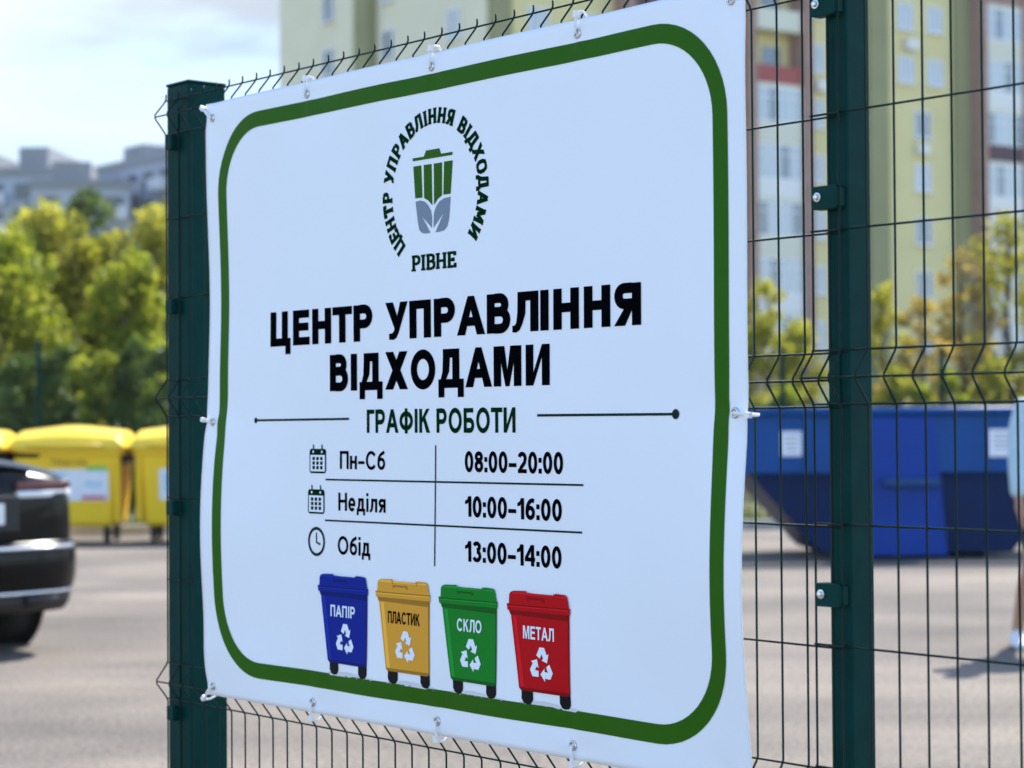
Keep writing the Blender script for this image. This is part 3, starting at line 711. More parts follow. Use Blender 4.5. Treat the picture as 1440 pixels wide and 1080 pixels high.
# ================================================================== YELLOW WASTE CONTAINERS
M['yellow'] = mat('yellow plastic', (0.88, 0.57, 0.013), 0.45, var=0.05, vscale=3, bump=0.03, bscale=20)
M['yellow_lid'] = mat('yellow lid plastic', (0.84, 0.60, 0.035), 0.4, var=0.04, vscale=3)
M['rubber'] = mat('black rubber', (0.012, 0.012, 0.013), 0.75)
M['dark_metal'] = mat('dark metal', (0.05, 0.05, 0.055), 0.5, metal=0.6)
M['paper'] = mat('poster paper', (0.72, 0.78, 0.84), 0.6, var=0.04, vscale=9)
M['label_green'] = mat('poster green', (0.10, 0.50, 0.12), 0.6)
M['label_magenta'] = mat('poster magenta', (0.55, 0.09, 0.22), 0.6)
M['label_blue'] = mat('poster blue', (0.42, 0.62, 0.78), 0.6)
M['brown_ink'] = mat('brown ink', (0.20, 0.13, 0.02), 0.6)
def flat_text(body, x0, x1, z0, cap, y, W, parent, m, name='lettering'):
    items, tot = typeset(body, W, 0.14); k = (x1-x0)/tot; mb = MB()
    for it in items:
        Y = y-0.0004*it[-1]; f = [[mb.bm.verts.new((x0+a*k, Y, z0+b*cap)) for a, b in q] for q in it[1:-1]]
        if it[0] == 'poly': mb._face(f[0])
        else:
            for i in range(len(f[0])-1): mb._face([f[0][i], f[0][i+1], f[1][i+1], f[1][i]])
    bmesh.ops.triangulate(mb.bm, faces=[q for q in mb.bm.faces if len(q.verts) > 4])
    return mb.build(name, m, parent)
def container():
    r = thing('waste_container', 'yellow domed-lid waste container with white poster, half covered by the dark car', 'container', (0, 0, 0), 0, 'yellow waste containers in a row')
    def ring(hx, y0, y1, z, c=0.06):
        return [(-hx+c, y0, z), (hx-c, y0, z), (hx, y0+c, z), (hx, y1-c, z), (hx-c, y1, z), (-hx+c, y1, z), (-hx, y1-c, z), (-hx, y0+c, z)]
    mb = MB()
    mb.loft([ring(0.50, -0.34, 0.34, 0.20), ring(0.535, -0.37, 0.37, 0.25), ring(0.60, -0.47, 0.47, 1.02), ring(0.64, -0.51, 0.51, 1.03), ring(0.64, -0.51, 0.51, 1.09)], close=True)
    for x in (-0.57, 0.57):                      # stiffening ribs on the front corners
        mb.hexa([(x-0.03, -0.40, 0.25), (x+0.03, -0.40, 0.25), (x+0.03, -0.36, 0.25), (x-0.03, -0.36, 0.25), (x-0.03, -0.495, 1.02), (x+0.03, -0.495, 1.02), (x+0.03, -0.46, 1.02), (x-0.03, -0.46, 1.02)])
    mb.build('body', M['yellow'], r, bevel=0.015)
    mb = MB(); secs = []
    for i in range(13):
        y = -0.55+1.1*i/12; q = math.sqrt(max(0, 1-((y)/0.60)**2)); row = []
        for j in range(17):
            x = -0.675+1.35*j/16; t = abs(x)/0.675
            hump = 0.055*(0.5+0.5*math.cos(math.pi*min(1, t)))+0.18*(1-t**26)
            row.append((x, y, 1.105+0.025+hump*q))
        row = [(-0.675, y, 1.095)]+row+[(0.675, y, 1.095)]
        secs.append(row)
    mb.loft(secs, close=True)
    mb.build('lid', M['yellow_lid'], r, smooth=True, bevel=0.01)
    mb = MB(); mb.tube([(-0.42, -0.56, 1.12), (-0.42, -0.60, 1.14), (0.42, -0.60, 1.14), (0.42, -0.56, 1.12)], 0.016, 8); mb.build('handle', M['yellow_lid'], r, smooth=True)
    for sx in (-1, 1):
        mb = MB(); mb.tube([(sx*0.60, 0, 0.98), (sx*0.70, 0, 0.98)], 0.035, 12); mb.build('trunnion', M['dark_metal'], r)
        mb = MB(); mb.box((sx*0.63, -0.30, 0.98), (0.05, 0.14, 0.12)); mb.build('lid_hinge', M['dark_metal'], r, bevel=0.01)
        for sy in (-1, 1):
            mb = MB(); x, y = sx*0.42, sy*0.27
            mb.lathe((x-0.025, y, 0.10), (1, 0, 0), [(0, 0.085), (0.006, 0.10), (0.044, 0.10), (0.05, 0.085)], 24)
            wh = mb.build('castor', M['rubber'], r, smooth=True)
            mb = MB(); mb.box((x-0.035, y, 0.15), (0.006, 0.05, 0.14)); mb.box((x+0.035, y, 0.15), (0.006, 0.05, 0.14)); mb.box((x, y, 0.222), (0.09, 0.09, 0.008)); mb.build('fork', M['dark_metal'], wh)
    sl = (0.47-0.37)/(1.02-0.25)
    def yf(z): return -0.37-(z-0.25)*sl-0.006
    mb = MB()
    def slab_(x0, x1, z0, z1, o): mb.hexa([(x0, yf(z0)-o, z0), (x1, yf(z0)-o, z0), (x1, yf(z0)-o+0.003, z0), (x0, yf(z0)-o+0.003, z0), (x0, yf(z1)-o, z1), (x1, yf(z1)-o, z1), (x1, yf(z1)-o+0.003, z1), (x0, yf(z1)-o+0.003, z1)])
    slab_(-0.33, 0.47, 0.50, 0.86, 0.001); mb.mi = 1; slab_(0.22, 0.46, 0.845, 0.89, 0.004); mb.mi = 2; slab_(0.16, 0.44, 0.51, 0.555, 0.004)
    mb.mi = 3; slab_(-0.28, -0.02, 0.60, 0.82, 0.004); slab_(0.20, 0.40, 0.66, 0.72, 0.004)
    mb.build('poster', [M['paper'], M['label_green'], M['label_magenta'], M['label_blue']], r)
    flat_text('Пластик', -0.17, 0.23, 0.915, 0.065, yf(0.95)-0.006, 0.16, r, M['brown_ink'])
    return r
c0 = container(); c0.location = (-5.12, 24.1, 0); c0.rotation_euler.z = R(-1)
c1 = copy_tree(c0); c1.location = (-3.76, 24.15, 0); c1.rotation_euler.z = R(1.5); c1['label'] = 'yellow domed-lid waste container beside the thick green post, partly hidden behind the banner'
c2 = copy_tree(c0); c2.location = (-6.50, 24.0, 0); c2.rotation_euler.z = R(0.5); c2['label'] = 'yellow domed-lid waste container at the left end of the row, mostly behind the dark car'

# ================================================================== CAR
M['car'] = mat('black car paint', (0.002, 0.0022, 0.003), 0.22, coat=0.1, spec=0.16)
M['glass_dark'] = mat('tinted glass', (0.02, 0.025, 0.03), 0.05, spec=0.8)
M['trim'] = mat('black trim', (0.01, 0.01, 0.011), 0.55)
M['chrome'] = mat('chrome', (0.75, 0.76, 0.78), 0.12, metal=1.0)
M['lamp_red'] = mat('red lamp', (0.09, 0.014, 0.018), 0.15, coat=1.0)
M['lamp_white'] = mat('clear lamp', (0.75, 0.76, 0.78), 0.12, coat=1.0)
M['plate'] = mat('white plate', (0.75, 0.76, 0.76), 0.4)
M['rim'] = mat('alloy rim', (0.45, 0.46, 0.48), 0.3, metal=0.9)
def car():
    r = thing('parked_car', 'black sedan parked at the left edge, seen from behind', 'car', (-4.76, 13.38, 0), R(43)); r.scale = (1, 1, 1.06)
    st = [(-2.31, .66, .40, .86, .93), (-2.27, .80, .33, .98, 1.05), (-2.10, .885, .26, 1.03, 1.115), (-1.75, .91, .23, 1.03, 1.12), (-1.4, .915, .22, 1.01, 1.10), (-.5, .915, .20, .98, 1.02), (.6, .915, .20, .95, 1.0), (1.3, .90, .20, .91, .99), (1.9, .86, .22, .83, .89), (2.25, .75, .28, .71, .75), (2.33, .6, .36, .62, .66)]
    mb = MB(); secs = []
    for y, w, zb, zs, zt in st:
        half = [(0, zb), (w*.80, zb), (w*.96, zb+.10), (w, zb+(zs-zb)*.5), (w*.985, zs-.12), (w*.95, zs-.03), (w*.86, zs+.015), (w*.45, zt), (0, zt)]
        secs.append([(x, y, z) for x, z in half]+[(-x, y, z) for x, z in half[-2:0:-1]])
    mb.loft(secs, close=True)
    body = mb.build('body', M['car'], r, smooth=True, subsurf=2)
    mb = MB(); secs = []
    for z, hx, y0, y1 in ((0.97, .80, -1.80, 1.20), (1.06, .785, -1.72, 1.05), (1.25, .69, -1.36, .62), (1.42, .585, -1.00, .22), (1.455, .52, -.86, .06)):
        c = .12; secs.append([(-hx+c, y0, z), (0, y0-.05, z), (hx-c, y0, z), (hx, y0+c*2, z), (hx, (y0+y1)/2, z), (hx, y1-c*2, z), (hx-c, y1, z), (0, y1+.06, z), (-hx+c, y1, z), (-hx, y1-c*2, z), (-hx, (y0+y1)/2, z), (-hx, y0+c*2, z)])
    mb.loft(secs, close=True)
    mb.build('glasshouse', M['glass_dark'], r, smooth=True, subsurf=1)
    mb = MB()
    secs = []
    for y, hx, z in ((-1.06, .53, 1.40), (-.9, .565, 1.445), (-.4, .575, 1.475), (.1, .555, 1.455), (.26, .52, 1.41)):
        secs.append([(-hx, y, z-.035), (-hx*.9, y, z), (0, y, z+.02), (hx*.9, y, z), (hx, y, z-.035), (0, y, z-.03)])
    mb.loft(secs, close=True); mb.build('roof', M['car'], r, smooth=True, subsurf=1)
    for sx in (-1, 1):
        for pts in ([(sx*.66, -1.66, 1.07), (sx*.60, -1.32, 1.27), (sx*.53, -1.02, 1.42)], [(sx*.80, -.25, 1.03), (sx*.70, -.28, 1.26), (sx*.585, -.32, 1.44)], [(sx*.74, 1.0, 1.03), (sx*.63, .56, 1.26), (sx*.52, .22, 1.42)]):
            mb = MB(); mb.tube(pts, 0.045, 8); mb.build('pillar', M['car'], r, smooth=True)
        for y in (-1.4, 1.38):
            mb = MB(); mb.lathe((sx*.885, y, .34), (sx, 0, 0), [(0, .385), (.022, .38), (.024, .30)], 32); mb.build('wheel_arch', M['trim'], r, smooth=False)
            mb = MB(); mb.lathe((sx*.70, y, .325), (sx, 0, 0), [(0, .20), (.0, .29), (.025, .32), (.19, .325), (.215, .30), (.22, .215), (.20, .20)], 40); w = mb.build('wheel', M['rubber'], r, smooth=True)
            mb = MB(); mb.lathe((sx*.885, y, .325), (sx, 0, 0), [(0, .215), (.03, .212), (.015, .19), (.005, .06), (.03, .05), (.03, .01)], 32)
            for k in range(5):
                a = 2*math.pi*k/5; mb.box((sx*.912, y+.12*math.cos(a), .325+.12*math.sin(a)), (.012, .03, .17), 0, None) if False else mb.tube([(sx*.91, y+.04*math.cos(a), .325+.04*math.sin(a)), (sx*.912, y+.20*math.cos(a), .325+.20*math.sin(a))], .016, 6)
            mb.build('rim', M['rim'], w)
        # lamps wrap the rear corners
        def lampstrip(z0, z1, o, n, m, par):
            mb = MB(); secs = []
            for x, y, xi, yi in ((.40, -2.318, .40, -2.25), (.58, -2.30, .56, -2.22), (.72, -2.262, .68, -2.17), (.82, -2.195, .76, -2.11), (.872, -2.10, .80, -2.05), (.897, -1.96, .84, -1.95)):
                k = 1+o; secs.append([(sx*x*k, y*(1+o*.4), z0), (sx*x*k, y*(1+o*.4), z1), (sx*xi, yi, z1), (sx*xi, yi, z0)])
            mb.loft(secs, close=True); return mb.build(n, m, par, bevel=0.008)
        tl = lampstrip(.93, .972, .002, 'tail_lamp', M['lamp_red'], r); lampstrip(.885, .922, .006, 'reversing_lamp', M['lamp_white'], tl)
        mb = MB(); mb.tube([(sx*.45, -2.335, .32), (sx*.66, -2.30, .32)], .035, 8); mb.build('exhaust_trim', M['trim'], r, smooth=True)
        mb = MB(); mb.loft([[(sx*.88, .72, 1.0), (sx*.88, .72, 1.10), (sx*.88, .80, 1.10), (sx*.88, .80, 1.0)], [(sx*1.04, .66, .99), (sx*1.04, .66, 1.12), (sx*1.04, .78, 1.12), (sx*1.04, .78, .99)]], close=True); mb.build('wing_mirror', M['car'], r, bevel=0.02)
        mb = MB(); mb.loft([[(sx*.45, 2.30, .58), (sx*.45, 2.30, .68), (sx*.45, 2.2, .70), (sx*.45, 2.2, .58)], [(sx*.74, 2.22, .60), (sx*.74, 2.20, .70), (sx*.72, 2.05, .74), (sx*.72, 2.1, .60)]], close=True); mb.build('headlight', M['lamp_white'], r, bevel=0.01)
        for y in (-.75, .30): mb = MB(); mb.box((sx*.925, y, .88), (.02, .20, .025)); mb.build('door_handle', M['car'], r, bevel=0.006)
    BOW = ((-.90, -1.80), (-.898, -1.95), (-.88, -2.08), (-.84, -2.185), (-.77, -2.26), (-.67, -2.305), (-.5, -2.335), (-.25, -2.352), (0, -2.358), (.25, -2.352), (.5, -2.335), (.67, -2.305), (.77, -2.26), (.84, -2.185), (.88, -2.08), (.898, -1.95), (.90, -1.80))
    def bow(prof, m, name):
        mb = MB(); secs = []
        for x, y in BOW:
            n = Vector((x*.55, y+1.3, 0)).normalized()
            secs.append([(x+n.x*o, y+n.y*o, z) for z, o in prof]+[(x*.9, y+.10, prof[-1][0]), (x*.9, y+.10, prof[0][0])])
        mb.loft(secs, close=True); return mb.build(name, m, r, smooth=True)
    bow([(.34, -.02), (.38, .012), (.44, .030), (.52, .034), (.58, .030), (.615, .022), (.64, .004), (.655, -.03)], M['car'], 'bumper')
    bow([(.25, -.05), (.30, -.012), (.345, -.006)], M['trim'], 'diffuser')
    bow([(.598, .022), (.602, .031), (.616, .029), (.620, .018)], M['chrome'], 'bumper_strip'); bow([(.350, -.006), (.353, .008), (.366, .012), (.370, .0)], M['chrome'], 'lower_strip')
    mb = MB(); mb.box((0, -2.335, .80), (.80, .03, .20)); mb.build('plate_recess', M['trim'], r, bevel=0.01)
    mb = MB(); mb.box((0.04, -2.353, .80), (.52, .008, .115)); pl = mb.build('number_plate', M['plate'], r, bevel=0.004)
    flat_text('В', 0.21, 0.255, .765, .07, -2.3585, .18, pl, M['trim'])
    mb = MB(); mb.loft([[(-.6, -2.20, 1.10), (-.6, -2.25, 1.125), (-.6, -2.12, 1.12)], [(0, -2.27, 1.125), (0, -2.32, 1.15), (0, -2.17, 1.145)], [(.6, -2.20, 1.10), (.6, -2.25, 1.125), (.6, -2.12, 1.12)]], close=True); mb.build('boot_spoiler', M['car'], r)
car()

# ================================================================== BLUE SKIP
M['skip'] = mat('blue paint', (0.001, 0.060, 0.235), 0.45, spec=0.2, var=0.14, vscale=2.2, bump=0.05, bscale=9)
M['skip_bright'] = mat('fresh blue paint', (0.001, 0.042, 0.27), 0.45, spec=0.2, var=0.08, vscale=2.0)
M['skip_shaded'] = mat('shaded blue paint', (0.001, 0.016, 0.075), 0.5, spec=0.15, var=0.14, vscale=2.2)  # skip blue darkened for the hull: shade below the upper wall put into the colour
M['skip_lug'] = mat('worn blue lug', (0.006, 0.06, 0.18), 0.5, spec=0.3)
M['sticker'] = mat('white sticker', (0.74, 0.77, 0.84), 0.6, var=0.03, vscale=12)
def skip():
    r = thing('skip', 'large blue metal waste skip with white stickers and sloping ends', 'skip', (2.26, 20.0, 0), R(2))
    L, D, H = 3.45, 1.8, 1.45
    mb = MB()
    mb.prism([(0, .85), (L, .85), (L, H), (0, H)], 0.0, 0.05); mb.prism([(0, .85), (L, .85), (L, H), (0, H)], D-0.05, D)
    mb.box((0.025, D/2, (H+.85)/2), (.05, D-.1, H-.85)); mb.box((L-0.025, D/2, (H+.85)/2), (.05, D-.1, H-.85))
    mb.build('upper_wall', M['skip'], r, bevel=0.008)
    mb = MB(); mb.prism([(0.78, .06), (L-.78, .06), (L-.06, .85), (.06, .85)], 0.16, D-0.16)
    mb.build('hull', M['skip_shaded'], r, bevel=0.01)
    mb = MB()
    mb.tube([(-.02, -.02, H), (L+.02, -.02, H), (L+.02, D+.02, H), (-.02, D+.02, H), (-.02, -.02, H)], .045, 10)
    mb.build('top_rail', M['skip'], r, smooth=True)
    for y in (-0.03, D-.03):
        mb = MB(); mb.hexa([(1.10, y, .04), (1.98, y, .04), (1.98, y+.06, .04), (1.10, y+.06, .04), (1.02, y, H-.05), (1.86, y, H-.05), (1.86, y+.06, H-.05), (1.02, y+.06, H-.05)])
        pn = mb.build('side_panel', M['skip_bright'], r, bevel=0.01); pn['label'] = 'brighter blue upright side panel'
        yy = -.09 if y < 0 else D+.09
        mb = MB(); mb.box((1.62, yy, .76), (.56, .12, .07)); mb.tube([(1.45, yy, .76), (1.45, yy-.08 if y < 0 else yy+.08, .76)], .05, 12); mb.build('lifting_lug', M['skip_lug'], pn, bevel=0.01)
    for x in (0.62, 2.72):
        mb = MB(); mb.box((x, -.012, 1.14), (.05, .03, .58)); mb.build('rib', M['skip'], r)
    for x, z0, z1, w in ((0.36, 1.02, 1.26, .20), (2.40, 1.00, 1.27, .30)):
        mb = MB(); mb.box((x+w/2, -.0035, (z0+z1)/2), (w, .004, z1-z0)); s = mb.build('sticker', M['sticker'], r)
        mb = MB()
        for k in range(4): mb.box((x+w/2, -.0068, z1-.05-k*.045), (w*.72-k*.012, .002, .012))
        mb.build('print_lines', M['ink_grey'], s)
    for x in (1.0, L-1.0):
        mb = MB(); mb.box((x, D/2, .03), (.12, D-.3, .06)); mb.build('skid', M['dark_metal'], r)
skip()

# ================================================================== PERSON AT THE RIGHT EDGE
M['skin'] = mat('skin', (0.42, 0.22, 0.14), 0.5, var=0.05, vscale=15)
M['shirt'] = mat('pale blue cotton', (0.42, 0.55, 0.60), 0.8, var=0.06, vscale=8, bump=0.2, bscale=14)
M['shorts'] = mat('navy cotton', (0.02, 0.025, 0.05), 0.85, bump=0.2, bscale=14)
M['hair'] = mat('dark brown hair', (0.03, 0.02, 0.013), 0.6, bump=0.5, bscale=60)
M['shoe'] = mat('white shoe leather', (0.70, 0.74, 0.80), 0.55)
def skin(name, V, E, root, m, parent, sub=2):
    me = bpy.data.meshes.new(name); me.from_pydata([v[:3] for v in V], E, [])
    o = bpy.data.objects.new(name, me); col.objects.link(o)
    sk = o.modifiers.new('skin', 'SKIN'); sk.use_smooth_shade = True
    for i, v in enumerate(V):
        rr = v[3]; me.skin_vertices[0].data[i].radius = rr if isinstance(rr, tuple) else (rr, rr)
        me.skin_vertices[0].data[i].use_root = (i == root)
    s = o.modifiers.new('sub', 'SUBSURF'); s.levels = sub; s.render_levels = sub
    bpy.context.view_layer.update()
    me2 = bpy.data.meshes.new_from_object(o.evaluated_get(bpy.context.evaluated_depsgraph_get()))
    bpy.data.objects.remove(o); bpy.data.meshes.remove(me)
    me2.name = name; me2.materials.clear(); me2.materials.append(m)
    o = bpy.data.objects.new(name, me2); col.objects.link(o); o.parent = parent
    for p in me2.polygons: p.use_smooth = True
    return o
def person():
    # local frame: faces -y, x to the person's left
    r = thing('person', 'person in pale blue top, dark shorts and white shoes, cut off by the right edge', 'person', (3.19, 12.05, 0), R(-4))
    V = [(0, 0, .93, (.15, .11))]; E = []
    def chain(start, pts):
        p = start; ids = []
        for q in pts:
            V.append(q); E.append((p, len(V)-1)); p = len(V)-1; ids.append(p)
        return ids
    sp = chain(0, [(0, .01, 1.08, (.13, .095)), (0, .015, 1.25, (.155, .11)), (0, .02, 1.40, (.13, .09)), (0, .01, 1.49, .055), (0, -.01, 1.56, .062), (0, -.02, 1.63, (.078, .095)), (0, -.015, 1.70, (.072, .088)), (0, -.005, 1.755, .04)])
    def lx(s, a): return -a if s < 0 else .105
    for s, fy in ((1, -.14), (-1, .16)):
        chain(0, [(s*.10, fy*.12, .86, .088), (s*.105, fy*.5, .66, .076), (lx(s, .13), fy*.85-.02, .48, .056), (lx(s, .155), fy*1.1+.02, .33, .055), (lx(s, .19), fy*1.35+.03, .10, .036), (lx(s, .2), fy*1.35+.02, .055, .04), (lx(s, .205), fy*1.35-.09, .035, .032)])
        sh = chain(sp[2], [(s*.17, .02, 1.42, .058), (s*.215, .015-fy*.3, 1.27, .046), (s*.245, .0-fy*.7, 1.12, .038), (s*.255, -.05-fy*.9, .97, .031), (s*.255, -.07-fy*1.0, .89, .024), (s*.255, -.085-fy*1.05, .835, (.036, .018))])
        hx, hy, hz = s*.255, -.085-fy*1.05, .835
        chain(sh[-2], [(hx-s*.01, hy-.035, hz+.02, .010), (hx-s*.018, hy-.055, hz-.02, .009), (hx-s*.02, hy-.055, hz-.05, .0075)])
        for k, (dy, ln) in enumerate(((-.028, .07), (-.010, .082), (.009, .076), (.026, .06))):
            chain(sh[-1], [(hx, hy+dy, hz-.030, .0095), (hx-s*.006, hy+dy, hz-.03-ln*.5, .0085), (hx-s*.022, hy+dy, hz-.03-ln*.95, .0072)])
    skin('body', V, E, 0, M['skin'], r)
    # face and hair
    mb = MB(); bmesh.ops.create_icosphere(mb.bm, subdivisions=3, radius=1, matrix=Matrix.Translation((0, .005, 1.69)) @ Matrix.Diagonal((.088, .108, .092, 1)))
    bmesh.ops.delete(mb.bm, geom=[v for v in mb.bm.verts if v.co.y < -.055 and v.co.z < 1.715 or v.co.z < 1.61], context='VERTS')
    mb.build('hair', M['hair'], r, smooth=True)
    mb = MB(); mb.loft([[(-.006, -.108, 1.665), (.006, -.108, 1.665), (0, -.09, 1.668)], [(-.015, -.128, 1.628), (.015, -.128, 1.628), (0, -.10, 1.622)]], close=True); mb.build('nose', M['skin'], r, smooth=True, subsurf=1)
    for s in (-1, 1):
        mb = MB(); bmesh.ops.create_uvsphere(mb.bm, u_segments=12, v_segments=8, radius=.011, matrix=Matrix.Translation((s*.03, -.098, 1.664))); mb.build('eye', M['trim'], r, smooth=True)
        mb = MB(); mb.torus((s*.082, .0, 1.65), (1, .2, 0), .02, .008, 12, 6); mb.build('ear', M['skin'], r, smooth=True)
    mb = MB(); mb.tube([(-.025, -.098, 1.595), (0, -.108, 1.593), (.025, -.098, 1.595)], .006, 6); mb.build('mouth', mat('lips', (.35, .12, .10), .5), r)
    V = [(0, 0, .96, (.185, .14))]; E = []
    ids = chain(0, [(0, .01, 1.08, (.17, .125)), (0, .015, 1.25, (.185, .135)), (0, .02, 1.40, (.15, .11)), (0, .012, 1.475, .072)]); chain(0, [(0, 0, .86, (.20, .15)), (0, 0, .80, (.205, .15))])
    for s, fy in ((1, -.14), (-1, .16)):
        chain(ids[2], [(s*.18, .02, 1.425, .075), (s*.22, .015-fy*.3, 1.27, .068), (s*.245, -fy*.7, 1.12, .058), (s*.255, -.05-fy*.9, .97, .052), (s*.256, -.066-fy*1.0, .90, .05)])
    skin('top', V, E, 0, M['shirt'], r)
    V = [(0, 0, .92, (.16, .125))]; E = []
    for s, fy in ((1, -.14), (-1, .16)): chain(0, [(s*.10, fy*.12, .84, .108), (s*.108, fy*.5, .66, .098), (s*.108, fy*.72, .55, .092)])
    skin('shorts', V, E, 0, M['shorts'], r)
    for s, fy in ((1, -.14), (-1, .16)):
        x, y = (-.2 if s < 0 else .108), fy*1.35
        mb = MB(); secs = []
        for dy, w, h in ((.085, .028, .075), (.06, .038, .10), (.0, .042, .11), (-.06, .045, .085), (-.12, .048, .06), (-.165, .04, .045), (-.185, .02, .03)):
            secs.append([(x-w, y+dy, .004), (x-w*1.05, y+dy, h*.45), (x-w*.6, y+dy, h*.95), (x, y+dy, h), (x+w*.6, y+dy, h*.95), (x+w*1.05, y+dy, h*.45), (x+w, y+dy, .004)])
        mb.loft(secs, close=True); mb.build('shoe', M['shoe'], r, smooth=True, subsurf=1)
person()

# ================================================================== TREES
import numpy as np
leafmats = {
 'lime': leaf_mat('lime leaves', (0.18, 0.20, 0.02), (0.42, 0.41, 0.05), (0.56, 0.48, 0.08)),
 'olive': leaf_mat('olive leaves', (0.12, 0.18, 0.014), (0.32, 0.36, 0.03), (0.50, 0.46, 0.06)),
 'dark': leaf_mat('dark leaves', (0.04, 0.075, 0.014), (0.11, 0.17, 0.022), (0.22, 0.26, 0.035), 1.2, 0.4),
 'rust': leaf_mat('rust leaves', (0.16, 0.13, 0.02), (0.42, 0.31, 0.06), (0.52, 0.36, 0.10), 1.3),
 'gold': leaf_mat('golden leaves', (0.14, 0.17, 0.015), (0.38, 0.36, 0.03), (0.52, 0.40, 0.06), 1.1)}
M['bark'] = mat('bark', (0.07, 0.055, 0.04), 0.9, bump=0.6, bscale=30)
def tree(loc, h, rad, kind, label, seed, n=6800, clumps=46, low=0.12, dens=1.0, leaf=0.075, name='tree', cat='tree', group=None):
    rng = np.random.default_rng(seed); rnd = random.Random(seed)
    r = thing(name, label, cat, loc, 0, group)
    cs = []
    for k in range(clumps):
        t = (k+0.5)/clumps; z = h*(low+(0.97-low)*t)
        prof = math.sin(math.pi*min(1, 0.16+0.80*t**0.9))**0.75
        a = k*2.399+rnd.uniform(-.5, .5); q = rad*prof*rnd.uniform(0.15, 1.05)
        cs.append((q*math.cos(a), q*math.sin(a), z, rad*rnd.uniform(0.22, 0.42)))
    mb = MB(); mb.tube([(0, 0, -.05), (rnd.uniform(-.08, .08), rnd.uniform(-.08, .08), h*.35), (rnd.uniform(-.15, .15), rnd.uniform(-.15, .15), h*.65), (0, 0, h*.93)], [0.035*h*.55, .026*h*.55, .015*h*.55, .004*h], 8)
    for c in cs[::2]:
        z0 = max(h*.1, c[2]-rad*.7); mb.tube([(0, 0, z0), (c[0]*.5, c[1]*.5, (z0+c[2])/2+.05), (c[0], c[1], c[2])], [.012*h*.5, .008*h*.5, .003*h*.5], 5)
    mb.build('trunk', M['bark'], r, smooth=True)
    w = np.array([c[3]**2 for c in cs]); idx = rng.choice(len(cs), n, p=w/w.sum())
    C = np.array([c[:3] for c in cs])[idx]; S = np.array([c[3] for c in cs])[idx]
    d = rng.normal(size=(n, 3)); d /= np.linalg.norm(d, axis=1)[:, None]
    rr = S*(rng.random(n)**0.45)*1.0
    ctr = C+d*rr[:, None]*np.array([1, 1, 0.85]); ctr[:, 2] = np.maximum(ctr[:, 2], 0.05)
    u = rng.normal(size=(n, 3)); u /= np.linalg.norm(u, axis=1)[:, None]; v = np.cross(u, rng.normal(size=(n, 3))); v /= np.linalg.norm(v, axis=1)[:, None]
    sz = leaf*(0.6+0.8*rng.random(n)); u *= sz[:, None]; v *= (sz*0.6)[:, None]
    vs = np.stack([ctr-u, ctr+v*.9-u*.1, ctr+u, ctr-v*.9-u*.1], 1).reshape(-1, 3)
    me = bpy.data.meshes.new('crown'); me.from_pydata(vs.tolist(), [], np.arange(4*n).reshape(-1, 4).tolist()); me.materials.append(leafmats[kind])
    o = bpy.data.objects.new('crown', me); col.objects.link(o); o.parent = r
    return r
def px(x, Y): return (x-720)/2886*Y
def zt(y, Y): return 1.35+(600-y)/2886*Y
GL = 'trees behind the fence on the left'
for x, top, Y, rad, kind, lab, sd in (
  (4, 318, 36, 1.3, 'olive', 'olive green bushy tree at the very left edge behind the fence', 1),
  (62, 282, 39, 1.25, 'lime', 'tallest lime green pointed tree above the yellow containers', 2),
  (112, 335, 37, 1.0, 'gold', 'golden green tree just right of the tall pointed lime tree', 3),
  (150, 322, 38, 1.0, 'lime', 'lime green tree midway between the far fence post and the thick green post', 4),
  (188, 352, 35.5, 0.9, 'olive', 'low olive green tree second from the thick green post', 5),
  (222, 292, 39, 1.25, 'lime', 'lime green tree right beside the thick green post', 6),
  (275, 300, 40, 1.4, 'olive', 'olive green tree mostly hidden behind the banner and thick post', 7),
  (-50, 330, 38, 1.4, 'lime', 'lime green tree outside the left edge next to the car', 8)):
    tree((px(x, Y), Y, -.03), zt(top, Y), rad, kind, lab, sd, group=GL, low=0.06)
for k, (x, top, Y, kind, lab) in enumerate(((20, 500, 33, 'dark', 'dark green shrub behind the far fence above the left container'), (75, 478, 33.5, 'dark', 'dark green shrub left of the far fence post'),
  (135, 490, 33, 'olive', 'olive shrub right of the far fence post'), (185, 470, 33.5, 'dark', 'dark green shrub behind the far fence above the second container'), (235, 485, 33, 'dark', 'dark green shrub right against the thick green post'))):
    tree((px(x, Y), Y, -.03), zt(top, Y), .75, kind, lab, 30+k, n=2200, clumps=14, low=0.05, name='shrub', cat='shrub', group='shrubs behind the far fence')
tree((px(118, 85), 85, -.03), zt(258, 85), 1.7, 'dark', 'dark green distant tree between the two far grey apartment blocks', 41, n=3500, leaf=.16)
tree((px(40, 90), 90, -.03), zt(296, 90), 2.6, 'dark', 'dark green distant tree in front of the left far apartment block', 42, n=3500, leaf=.17)
GR = 'trees behind the blue skip'
